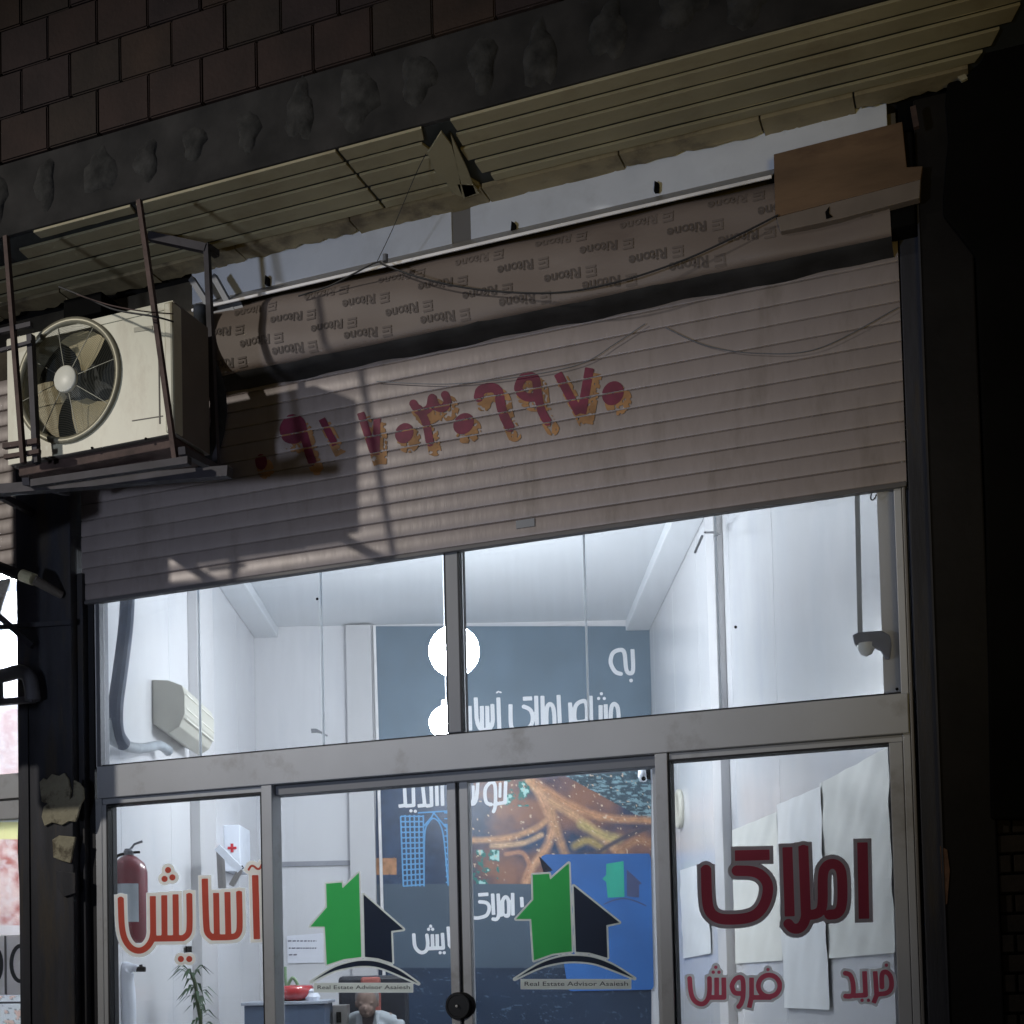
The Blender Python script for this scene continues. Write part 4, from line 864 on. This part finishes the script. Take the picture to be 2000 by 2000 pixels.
c0 = rwl(470, 1655, RL+.12)
mb = MB(); rr_, dd_, zz_ = rc(c0)
RB(MB(), RL, RL+.13, 10.6, 11.05, 2.35, 2.72).build('box', m_white, fb, bevel=.008)
for a in ((RL+.03, RL+.10, 2.525, 2.545), (RL+.054, RL+.076, 2.50, 2.57)): RB(MB(), a[0], a[1], 10.594, 10.599, a[2], a[3]).build('red_cross', mat('cross_red', (.6, .03, .05), .5), fb)
fm = thing('folding_mirror', rwl(450, 1720, RL+.1), 'pale folded arm rack beside the first aid box', 'rack')
MB().bar(rb(425, 1655, 9.3), rb(470, 1700, 9.3), .05).build('arm', m_white, fm); MB().bar(rb(430, 1660, 9.35), rb(434, 1735, 9.35), .04).build('upright', m_lip, fm); MB().bar(rb(470, 1698, 9.3), rb(452, 1730, 9.3), .035).build('arm', m_lip, fm); MB().bar(rb(462, 1700, 9.3), rb(475, 1693, 9.3), .022).build('tip', m_black, fm)
wsd = thing('white_post', rb(240, 2040, 7.6), 'white upright post with a black tipped arm by the left window', 'stand')
MB().tube(cat_pts([rb(250, 2150, 7.6), rb(248, 1960, 7.6), rb(244, 1915, 7.6), rb(246, 1895, 7.6), rb(258, 1890, 7.6), rb(268, 1892, 7.6)]), [.05]*20+[.045, .04, .035, .03, .026]+[.022]*6, 12).build('post', m_white, wsd, smooth=True)
MB().tube([rb(266, 1893, 7.6), rb(284, 1893, 7.6)], .016, 8).build('black_tip', m_black, wsd); MB().tube([rb(276, 1892, 7.6), rb(275, 1884, 7.6)], .010, 8).build('black_tip', m_black, wsd)
sw = MB(); sw.prism([rwl(a, b, RL+.012) for a, b in ((362, 1848), (372, 1848), (372, 1860), (362, 1860))], tuple(ER), .01); o = sw.build('wall_switch', m_black); tag(o, 'small dark wall switch above the potted plant', 'switch')
for k, (px, py) in enumerate(((448, 1884), (449, 1897), (447, 1912), (448, 1928))): 
    pass
hk = MB().prism([rb(a, b, 9.0) for a, b in ((607, 1423), (618, 1423), (630, 1430), (640, 1436), (638, 1438), (626, 1432), (618, 1430), (608, 1431))], tuple(ED), .02).build('wall_hook', m_alud); tag(hk, 'small grey bracket seen through the second transom pane', 'bracket')
# papers on the back wall
pn = thing('notice_sheet', rb(590, 1880, DB-.01), 'white notice sheet with three short typed lines behind the left door', 'notice')
MB().prism([rb(a, b, DB-.012) for a, b in ((560, 1828), (632, 1822), (632, 1880), (562, 1882))], tuple(-ED), .002).build('paper', mat('paper', (.80, .82, .90), .7, 0, .02), pn)
ln = []
for (x0, x1, y) in ((562, 618, 1838), (564, 618, 1852), (564, 580, 1865)):
    x = x0
    while x < x1: w = random.uniform(3, 8); ln.append(f_stroke([(x, y), (min(x+w, x1), y-.3)], 2.4)); x += w+1.6
decal('typed_lines', ln, (558, 622, 1832, 1870), .9, pmap(.0155), mat('typed_ink', (.10, .10, .16), .7), pn)
# plant by the left window
pl = thing('potted_plant', rb(388, 2140, 8.3), 'tall thin green potted plant behind the left window', 'plant')
m_leaf = mat('leaf', (.035, .085, .035), .5, 0, .4, 25); m_pot = mat('pot', (.25, .10, .06), .7)
st_p = cat_pts([rb(392, 2150, 8.3), rb(390, 2060, 8.3), rb(392, 2000, 8.3), rb(386, 1960, 8.3), rb(382, 1925, 8.3), rb(374, 1900, 8.3)], 8)
MB().tube(st_p, .012, 7).build('stem', mat('stem', (.05, .08, .03), .7), pl)
MB().lathe(rb(392, 2150, 8.3)-np.array([0, 0, .25]), [(0, 0), (.10, 0), (.14, .26), (.13, .26), (.12, .2), (0, .2)], 18).build('pot', m_pot, pl)
for k in range(64):
    tq = random.random()**.8; b0 = st_p[min(int(tq*len(st_p)), len(st_p)-1)]; top_ = tq > .85; L = random.uniform(.09, .17)
    a = random.uniform(0, 6.28); d_ = ER*math.cos(a)+ED*math.sin(a); up_ = random.uniform(.2, .9) if top_ else random.uniform(-.3, .6)
    sd = np.cross(d_, (0, 0, 1))*.011; p0 = np.array(b0); p1 = p0+d_*L*.5+np.array([0, 0, L*.5*up_]); p2 = p0+d_*L+np.array([0, 0, L*(up_-.8)*.6])
    MB().add([p0, p1-sd, p2, p1+sd], [(0, 1, 2, 3)]).build('leaf', m_leaf, pl)
# cabinet, red bowl and seedling
cab = thing('blue_cabinet', rb(595, 2100, 9.6), 'blue grey cabinet standing behind the left door', 'cabinet')
pA = rc(rb(545, 1960, 9.6)); pB = rc(rb(634, 1957, 9.6)); zt = pA[2]
RB(MB(), pA[0]-.25, pB[0], 9.6, 10.1, FL, zt-.012).build('carcass', mat('cabinet_blue', (.10, .14, .22), .4, 0, .08), cab, bevel=.006); RB(MB(), pA[0]-.27, pB[0]+.02, 9.58, 10.12, zt-.010, zt+.012).build('top', mat('cabinet_top', (.38, .42, .50), .35), cab, bevel=.004)
RB(MB(), pB[0]+.02, pB[0]+.13, 9.9, 10.1, FL, zt-.03).build('side_panel', m_lip, cab, bevel=.004); RB(MB(), pB[0]+.05, pB[0]+.085, 9.885, 9.9, zt-.16, zt-.08).build('lock', m_black, cab)
rbw = thing('red_bowl', rb(570, 1955, 9.8), 'shiny red oval bowl on top of the blue grey cabinet', 'bowl'); cc = rp((570-945)*9.8/F, 9.8, zt+.012)
MB().lathe(cc, [(0, 0), (.10, 0), (.15, .03), (.165, .07), (.15, .11), (.13, .115), (.12, .10)], 26).build('bowl', mat('glossy_red', (.45, .03, .035), .15, 0, .05, coat=.8), rbw, smooth=True)
for px0, pts in ((0, [(560, 1940), (557, 1915), (558, 1890)]), (1, [(560, 1940), (572, 1908), (578, 1922), (582, 1930)])):
    MB().tube(cat_pts([rb(a, b, 9.8) for a, b in pts]), [.02]*2+[.016]*30, 6, True).build('succulent_stem', mat('pale_green', (.22, .35, .20), .5), rbw, smooth=True) if False else None
sg = thing('green_seedling', rb(562, 1940, 9.8), 'pale green seedling rising from the red bowl', 'plant')
MB().tube(cat_pts([rb(562, 1945, 9.8), rb(558, 1915, 9.8), rb(557, 1888, 9.8)]), .012, 7).build('stem', mat('pale_green', (.22, .35, .20), .5), sg)
MB().tube(cat_pts([rb(562, 1925, 9.8), rb(571, 1910, 9.8), rb(579, 1918, 9.8), rb(584, 1932, 9.8)]), .012, 7).build('leaf', MATS['pale_green'], sg); MB().tube(cat_pts([rb(559, 1905, 9.8), rb(552, 1898, 9.8), rb(549, 1888, 9.8)]), .010, 7).build('leaf', MATS['pale_green'], sg)
tis = MB().lathe(rb(610, 1955, 9.75), [(0, 0), (.05, .0), (.06, .03), (.045, .06), (.05, .075), (.02, .09), (0, .085)], 11).build('crumpled_tissue', m_white); tag(tis, 'crumpled white tissue beside the red bowl', 'tissue')

# office chair and the seated man
def voxel(mb, name, m, parent, vox=.011, smooth=8, label=None):
    o = mb.build(name, m, parent, smooth=True); r_ = o.modifiers.new('r', 'REMESH'); r_.mode = 'VOXEL'; r_.voxel_size = vox
    s_ = o.modifiers.new('s', 'SMOOTH'); s_.iterations = smooth; s_.factor = .5
    dg = bpy.context.evaluated_depsgraph_get(); me = bpy.data.meshes.new_from_object(o.evaluated_get(dg)); old = o.data
    o.modifiers.clear(); o.data = me; me.shade_smooth(); bpy.data.meshes.remove(old); return o
PD = 10.0; hr = (717-945)*PD/F                            # room position of the man
def W(r_, d, z): return rp(hr+r_, PD+d, z)
hz = rb(717, 1956, PD-.08)[2]                                 # head centre height
ch = thing('office_chair', W(.0, .25, FL), 'black high-back office chair with a red back cushion behind the man', 'chair')
rA = (660-945)*10.25/F-hr; rB = (796-945)*10.25/F-hr; ztp = rb(700, 1906, 10.25)[2]
mCh = mat('black_leather', (.020, .024, .035), .4, 0, .2)
RB(MB(), hr+rA, hr+rB, PD+.22, PD+.30, FL+.5, ztp).build('backrest', mCh, ch, bevel=.03); RB(MB(), hr+rA+.02, hr+rB-.02, PD-.25, PD+.22, FL+.42, FL+.52).build('seat', mCh, ch, bevel=.03)
RB(MB(), hr-.07, hr+.08, PD+.16, PD+.219, hz-.25, ztp-.01).build('red_cushion', mat('coral_cloth', (.33, .10, .085), .8), ch, bevel=.02)
MB().tube([W(0, 0, FL+.42), W(0, 0, FL+.1)], .03, 10).build('gas_lift', m_alud, ch)
for k in range(5): a = k*1.2566; MB().tube([W(0, 0, FL+.09), W(.28*math.cos(a), .28*math.sin(a), FL+.05)], [.022, .014], 8).build('leg', m_black, ch)
mn = thing('person', W(0, .05, FL), 'grey haired man in a pale grey blazer, seated, head bowed', 'person')
m_skin = mat('skin', (.21, .145, .12), .75, 0, .08, 10); m_hair = mat('grey_hair', (.20, .19, .19), .8, 0, .3, 60); m_blz = mat('pale_blazer', (.38, .42, .46), .8, 0, .06, 12); m_shirt = mat('dark_shirt', (.06, .045, .05), .7)
def ell(mb, c, rx, ry, rz, n=14, tilt=0):
    vs = []; 
    for i in range(1, n):
        t = math.pi*i/n
        for k in range(2*n):
            a = math.pi*k/n; x, y, z = rx*math.sin(t)*math.cos(a), ry*math.sin(t)*math.sin(a), rz*math.cos(t)
            y, z = y*math.cos(tilt)-z*math.sin(tilt), y*math.sin(tilt)+z*math.cos(tilt); vs.append(W(c[0]+x, c[1]+y, c[2]+z))
    N = 2*n; fs = [(i*N+k, i*N+(k+1) % N, (i+1)*N+(k+1) % N, (i+1)*N+k) for i in range(n-2) for k in range(N)]+[tuple(range(N))[::-1], tuple((n-2)*N+k for k in range(N))]
    return mb.add(vs, fs)
TL = .50; HY = -.10                                        # head bows towards the camera
b = MB(); ell(b, (0, HY-.02, hz+.01), .078, .100, .105, tilt=TL); ell(b, (0, HY-.080, hz-.060), .054, .050, .058, tilt=TL)      # skull, jaw
ell(b, (0, HY-.138, hz-.050), .013, .020, .026, tilt=-.2)                                                                   # nose
for s_ in (-1, 1):
    ell(b, (s_*.080, HY, hz-.014), .010, .020, .032, 8, tilt=TL); ell(b, (s_*.030, HY-.106, hz-.010), .024, .012, .009, 8)    # ears, brow and eye ridges
ell(b, (0, HY-.124, hz-.090), .026, .012, .008, 8)                                                                          # lips
sh = hz-.135
b.tube([W(0, HY+.04, hz-.04), W(0, .03, sh+.03), W(0, .08, sh-.04)], .056, 14)
b.tube([W(0, .06, sh+.01), W(0, .09, sh-.10), W(0, .08, sh-.35), W(0, .04, sh-.52)], [.09, .16, .15, .16], 16)
b.tube([W(-.17, .08, sh-.01), W(.17, .08, sh-.01)], .055, 12)
for s_ in (-1, 1):
    b.tube([W(s_*.19, .08, sh-.02), W(s_*.25, .0, sh-.28), W(s_*.16, -.27, sh-.37)], [.052, .042, .030], 12)
    b.tube([W(s_*.09, .02, FL+.56), W(s_*.14, -.42, FL+.55), W(s_*.13, -.46, FL+.12), W(s_*.13, -.60, FL+.06)], [.085, .06, .045, .035], 12)
    ell(b, (s_*.145, -.32, sh-.375), .040, .055, .018, 10)
    for f_ in range(4): b.tube([W(s_*(.115+f_*.018), -.35, sh-.373), W(s_*(.112+f_*.018), -.40-.006*(f_ in (1, 2)), sh-.382), W(s_*(.112+f_*.017), -.425-.008*(f_ in (1, 2)), sh-.395)], [.010, .009, .008], 8)
    b.tube([W(s_*.11, -.30, sh-.375), W(s_*.085, -.335, sh-.382), W(s_*.078, -.36, sh-.388)], [.012, .010, .009], 8)
voxel(b, 'body', m_skin, mn, .0075, 3)
h_ = MB(); ell(h_, (0, HY+.010, hz+.030), .090, .104, .108, tilt=TL+.35); hair = voxel(h_, 'hair', m_hair, mn, .009, 2)
b = MB(); b.tube([W(0, .07, sh+.01), W(0, .09, sh-.09), W(0, .08, sh-.35), W(0, .04, sh-.53)], [.10, .185, .175, .18], 18); b.tube([W(-.19, .08, sh-.035), W(-.09, .07, sh+.0), W(.09, .07, sh+.0), W(.19, .08, sh-.035)], [.060, .066, .066, .060], 12)
for s_ in (-1, 1): b.tube([W(s_*.20, .08, sh-.03), W(s_*.265, .0, sh-.28), W(s_*.17, -.25, sh-.36)], [.066, .058, .045], 12)
voxel(b, 'blazer', m_blz, mn, .011, 5)
MB().add([W(-.052, -.02, sh+.055), W(.052, -.02, sh+.055), W(.022, -.132, sh-.12), W(0, -.142, sh-.24), W(-.022, -.132, sh-.12)], [(0, 1, 2, 3, 4)]).build('shirt', m_shirt, mn)
for s_ in (-1, 1): MB().prism([W(s_*.050, -.02, sh+.06), W(s_*.085, -.04, sh+.04), W(s_*.080, -.125, sh-.06), W(s_*.012, -.148, sh-.22)], tuple(-ED), .008).build('lapel', m_blz, mn)
b = MB()
for s_ in (-1, 1): b.tube([W(s_*.09, .06, FL+.56), W(s_*.14, -.42, FL+.55), W(s_*.13, -.46, FL+.14)], [.10, .075, .06], 12)
voxel(b, 'trousers', m_navy, mn, .014, 3)
dk = thing('office_desk', W(0, -.5, FL), 'dark office desk in front of the seated man', 'desk')
RB(MB(), hr-.8, hr+1.6, PD-.75, PD-.22, sh-.44, sh-.41).build('desk_top', m_navy, dk, bevel=.004); RB(MB(), hr-.78, hr+1.58, PD-.72, PD-.69, FL, sh-.441).build('modesty_panel', mCh, dk)
for r_ in (hr-.78, hr+1.54): RB(MB(), r_, r_+.03, PD-.685, PD-.24, FL, sh-.441).build('side_panel', mCh, dk)
pen = MB().tube([rb(893, 1992, 9.0), rb(888, 2010, 9.0)], .012, 8).build('white_roll', m_print); tag(pen, 'small white roll seen under the round door lock', 'roll')
# things at the right inside
rpipe = thing('white_roller_pole', rb(1290, 2000, 6.0), 'pale vertical pole inside beside the right door', 'pole')
MB().bar(at(1283, 1497, .35), at(1299, 2060, .35), .035).build('pole', mat('pole_white', (.55, .62, .68), .4), rpipe); MB().bar(at(1284, 1500, .34), at(1285, 1530, .34), .05).build('cap', m_white, rpipe); MB().bar(at(1297, 1935, .33), at(1299, 1960, .33), .045).build('bracket', m_white, rpipe)
cc = thing('security_camera', rb(1255, 1520, 8.5), 'small white dome camera at the top right of the poster', 'camera')
c_ = rb(1256, 1517, 8.5); MB().lathe(c_, [(0, .05), (.030, .05), (.034, .0), (.020, -.03), (0, -.035)], 16).build('housing', m_white, cc, smooth=True)
MB().lathe(c_-ED*.028+np.array([0, 0, -.016]), [(0, 0), (.015, 0), (.012, .01), (0, .012)], 12, tuple(-ED)).build('lens', m_black, cc); MB().tube([c_, c_+ER*.08+np.array([0, 0, .03]), c_+ER*.12+np.array([0, 0, .09])], .009, 6).build('arm', m_alud, cc)
MB().prism([rb(a, b, 8.4) for a, b in ((1262, 1497), (1280, 1495), (1281, 1524), (1264, 1520))], tuple(ED), .03).build('mounting_box', m_black, cc)
ck = thing('wall_clock', rwl(1330, 1575, RR-.02), 'round pale wall clock seen edge-on on the right wall', 'clock')
MB().lathe(rwl(1331, 1580, RR), [(0, .0), (.155, 0), (.16, .03), (.14, .045), (.13, .03), (0, .032)], 32, tuple(-ER)).build('clock_case', mat('cream_plastic', (.60, .59, .52), .4), ck, smooth=True)
# banners on the right wall
def banner(pts, offw, m, label, wr_=.006, cat='banner'):
    P4 = [rwl(a, b, RR-offw) for a, b in pts]; n = 24; vs = []; fs = []
    for j in range(n+1):
        for i in range(n+1):
            u, v = i/n, j/n; q_ = (P4[0]*(1-u)+P4[1]*u)*(1-v)+(P4[3]*(1-u)+P4[2]*u)*v
            w = wr_*(math.sin(u*19+v*5)+.7*math.sin(u*7-v*17)+.5*math.sin((u+v)*31)); vs.append(q_-ER*(.008+w))
    for j in range(n):
        for i in range(n): fs.append((j*(n+1)+i, j*(n+1)+i+1, (j+1)*(n+1)+i+1, (j+1)*(n+1)+i))
    o = MB().add(vs, fs).build('banner', m, None, smooth=True); return tag(o, label, cat)
m_ban = mat('cream_banner', (.74, .75, .72), .5, 0, .03); m_ban2 = mat('white_banner', (.80, .82, .84), .5, 0, .02)
banner([(1604, 1531), (1739, 1457), (1750, 1861), (1620, 1872)], .004, m_ban, 'large cream cloth banner on the right wall, nearest the street', .0035)
banner([(1520, 1572), (1606, 1535), (1622, 1972), (1534, 1968)], .012, m_ban2, 'narrow long white banner in front of the cream ones', .003)
banner([(1432, 1622), (1520, 1585), (1530, 1876), (1438, 1882)], .004, m_ban, 'cream cloth banner behind the letters, mid right wall', .003)
banner([(1330, 1700), (1384, 1682), (1390, 1862), (1336, 1872)], .008, m_ban2, 'small pale banner furthest inside on the right wall', .003)
# floodlight and conduit at the right end of the transom
sl = thing('sensor_floodlight', at(1700, 1260, .25), 'grey floodlight with round white lens behind the right transom pane', 'floodlight')
Y_ = .045
MB().prism([at(a, b, Y_) for a, b in ((1664, 1240), (1676, 1234), (1722, 1231), (1738, 1240), (1740, 1256), (1737, 1284), (1728, 1284), (1718, 1268), (1706, 1262), (1668, 1258))], (0, 1, 0), .05).build('body', mat('slate_plastic', (.12, .14, .20), .5, 0, .2, 20, .3, 60), sl, bevel=.006)
p_ = at(1692, 1267, Y_+.025); MB().lathe(p_, [(0, -.032), (.022, -.022), (.034, .0), (.036, .02)], 16).build('lens', mat('frosted_lens', (.6, .63, .64), .3), sl, smooth=True)
MB().bar(at(1674, 960, Y_+.01), at(1680, 1236, Y_+.01), .018).build('conduit', mat('conduit_grey', (.30, .34, .38), .5), sl)
MB().tube(cat_pts([at(1702, 963, Y_), at(1701, 974, Y_), at(1706, 976, Y_), at(1712, 966, Y_)]), .003, 5).build('wire_end', m_black, sl)
rod = MB().tube([rwl(1372, 1046, RR-.25), rwl(1357, 1080, RR-.3)], .008, 6); rod.tube([rwl(1377, 1040, RR-.2), rwl(1395, 1040, RR-.07), rwl(1406, 1044, RR-.07), rwl(1395, 1047, RR-.07)], .007, 6)
o = rod.build('pipe_stub', m_alud); tag(o, 'bent grey pipe stub at the top of the right pilaster', 'pipe')

# ================================================================== neighbouring shop at the far left
ns = shutter('roller_shutter', -1.6, -.375, at(30, 1125)[2]+.03, 12, 'neighbouring roller shutter at the left edge behind the outdoor unit')
nb = thing('neighbour_shopfront', (-1, 0, .15), 'bright neighbouring butcher shopfront at the left edge', 'shopfront')
zz = lambda py: at(30, py)[2]
MB().box(-1.6, -.372, -.03, .05, zz(1600), zz(1512)).build('header_beam', m_alu, nb, bevel=.003); MB().box(-1.6, -.372, -.034, -.031, zz(1564), zz(1560)).build('beam_groove', m_gasket, nb)
MB().box(-1.6, -.372, .012, .018, .3, zz(1601)).build('glass_pane', g_clear, nb); MB().box(-1.6, -.372, .012, .018, zz(1511), zz(1125)).build('glass_pane', g_clear, nb)
NR0, NR1, ND = -4.6, RL-.16, 8.6
struct('neighbour_wall_back', RB(MB(), NR0, NR1, ND, ND+.1, 0, 4.2), m_white); struct('neighbour_wall_side', RB(MB(), NR0-.1, NR0, 7.75, ND, 0, 4.2), m_white)
nfl = [rp(NR0, dfront(NR0, .12), .15), rp(NR1, dfront(NR1, .12), .15), rp(NR1, ND, .15), rp(NR0, ND, .15)]
struct('neighbour_floor', MB().prism(nfl, (0, 0, -1), .1), m_floor); struct('neighbour_ceiling', MB().prism([p+np.array([0, 0, 3.9]) for p in nfl], (0, 0, 1), .1), m_white)
nl = thing('tube_lamp', rp(-3.2, 8.0, 3.98), 'lit white tube lamp on the neighbouring shop ceiling', 'lamp'); RB(MB(), -3.8, -2.6, 7.97, 8.03, 3.95, 4.0).build('tube', mat('tube_glow', (.9, .95, 1), .5, emit=(.95, .98, 1), estr=300), nl)
sb = MB().prism([(-.78, -.74, 2.92), (-.56, -.74, 2.92), (-.56, -.74, 2.71), (-.25, -.74, 2.71), (-.25, -.74, 3.50), (.04, -.74, 3.56), (.04, -.74, 4.40), (-.78, -.74, 4.40)], (0, 1, 0), .07).build('shade_panel', m_steel, None, bevel=.01); tag(sb, 'unseen dark panel added to cast shade, left of the outdoor unit', 'sign')  # unseen panel, stepped to throw shade on column, header and shutter
def meat(X, Y):
    n1 = fbm(X, Y, 22, 71, 5); n2 = fbm(X+80, Y*1.3, 12, 81, 5); C = np.empty(X.shape+(3,)); a = np.clip((n1-.3)*2.5, 0, 1)[..., None]; b = np.clip((n2-.45)*3.5, 0, 1)[..., None]
    C[:] = np.array((.90, .68, .62))*a+np.array((.55, .20, .17))*(1-a); C = C*(1-b*.6)+np.array((.92, .86, .84))*b*.6
    pale = np.clip((1600-Y)/200, 0, 1)[..., None]; C = C*(1-.55*(Y < 1512)[..., None])+np.array((.86, .84, .86))*.55*(Y < 1512)[..., None]
    t = (Y > 1592) & (Y < 1612); C[t] = (.85, .9, .85); t = (Y >= 1606) & (Y < 1640); C[t] = (.88, .85, .40); t = Y > 1808; C[t] = (.85, .80, .78); t = Y < 1385; C[t] = (.9, .92, .96); return np.clip(C, 0, 1)
mp_ = thing('meat_poster', at(30, 1830, .06), 'pink poster of raw meat cuts with yellow band in the neighbouring window', 'poster')
painted('printed_sheet', meat, (-60, 75, 1376, 1830), 2.4, lambda x, y: at(x, y, .024), backlit(vcol_mat('backlit_print', .5), None, .85), mp_)
sg_ = thing('number_sign', at(30, 1945, -.0), 'grey sign board with large black zeros, far left', 'sign')
MB().add([(-1.6, .004, zz(1943)), (-.372, .004, zz(1943)), (-.372, .004, zz(1826)), (-1.6, .004, zz(1826))], [(0, 1, 2, 3)]).build('board', backlit(mat('sign_grey', (.80, .81, .85), .5, 0, .04), (.92, .93, .96), .5), sg_, bevel=.003); MB().box(at(9, 1880)[0], at(12, 1880)[0], -.002, .002, zz(1942), zz(1827)).build('board_seam', m_alud, sg_)
zr = [[(41+19*math.cos(t*.2618), 1882+35*math.sin(t*.2618)) for t in range(25)], [(-14+17*math.cos(t*.2618), 1884+35*math.sin(t*.2618)) for t in range(25)]]
for z_ in zr: decal('zero', [f_stroke(z_, 7.5)], (z_[12][0]-8, z_[0][0]+8, 1838, 1928), 1.2, lambda x, y: at(x, y, .0005), mat('zero_ink', (.022, .030, .045), .5), sg_)
def pile_fn(X, Y): n = fbm(X, Y, 10, 91, 4); C = np.empty(X.shape+(3,)); C[:] = np.array((.75, .80, .80)); C[n > .55] = (.30, .36, .36); C[n > .62] = (.86, .6, .5); return C
dc = thing('display_case', at(30, 2010, .2), 'glazed cold counter with trays under the number sign', 'display case')
painted('tray_contents', pile_fn, (-60, 75, 1945, 2040), 2.4, lambda x, y: at(x, y, .25), backlit(vcol_mat('backlit_tray', .5), None, .8), dc); MB().box(-1.6, -.40, .20, .24, zz(1962), zz(1958)).build('shelf_edge', m_alud, dc)
cable([at(33, 1140, -.05), at(36, 1220, -.05), at(38, 1310, -.05), at(37, 1400, -.05), at(40, 1510, -.05), at(36, 1650, -.05), at(40, 1740, -.05), at(42, 1830, -.05)], .0035, 'thin grey wire hanging in front of the neighbouring window, left one')
cable([at(40, 1140, -.06), at(46, 1220, -.06), at(47, 1300, -.06), at(46, 1600, -.06), at(40, 1690, -.06), at(50, 1760, -.06), at(64, 1797, -.06)], .003, 'thin grey wire looping in front of the meat poster, right one')
cable([at(48, 1940, -.05), at(46, 1970, -.05), at(43, 2010, -.05)], .003, 'short dark wire dangling below the number sign')
# bars and pipe stub near the left column
pst = thing('capped_pipe', at(60, 1120, -.22), 'short cream capped pipe jutting beside the left column', 'pipe')
MB().tube([at(44, 1124, -.24), at(66, 1132, -.24)], .030, 12).build('cap', mat('cream_cap', (.62, .58, .38), .5), pst, smooth=False); MB().tube([at(66, 1132, -.24), at(120, 1162, -.11)], [.024, .020], 10).build('pipe', m_acs, pst); MB().tube([at(-10, 1105, -.22), at(40, 1124, -.22)], .03, 8).build('pipe', m_rustd, pst)
fb2 = thing('flat_bar_frame', at(30, 1240, -.2), 'dark flat bars crossing in front of the neighbouring window', 'bracket')
MB().bar(at(-10, 1226, -.16), at(140, 1216, -.11), .022).build('bar', m_steel, fb2); MB().bar(at(-5, 1200, -.18), at(64, 1262, -.14), .028).build('bar', m_steel, fb2)
hd = thing('grey_bracket_arm', at(30, 1350, -.2), 'curved grey plastic arm across the neighbouring window', 'bracket')
MB().tube(cat_pts([at(-8, 1322, -.16), at(14, 1318, -.16), at(38, 1312, -.16), at(56, 1322, -.16), at(62, 1345, -.16), at(64, 1368, -.16)]), [.035]*16+[.036]*15, 10).build('arm', mat('grey_plastic', (.13, .13, .15), .6, 0, .2), hd, smooth=True); MB().bar(at(-5, 1372, -.16), at(66, 1366, -.16), .03).build('foot', MATS['grey_plastic'], hd)
MB().bar(at(0, 1332, -.16), at(2, 1368, -.16), .02).build('stay', m_alud, hd)
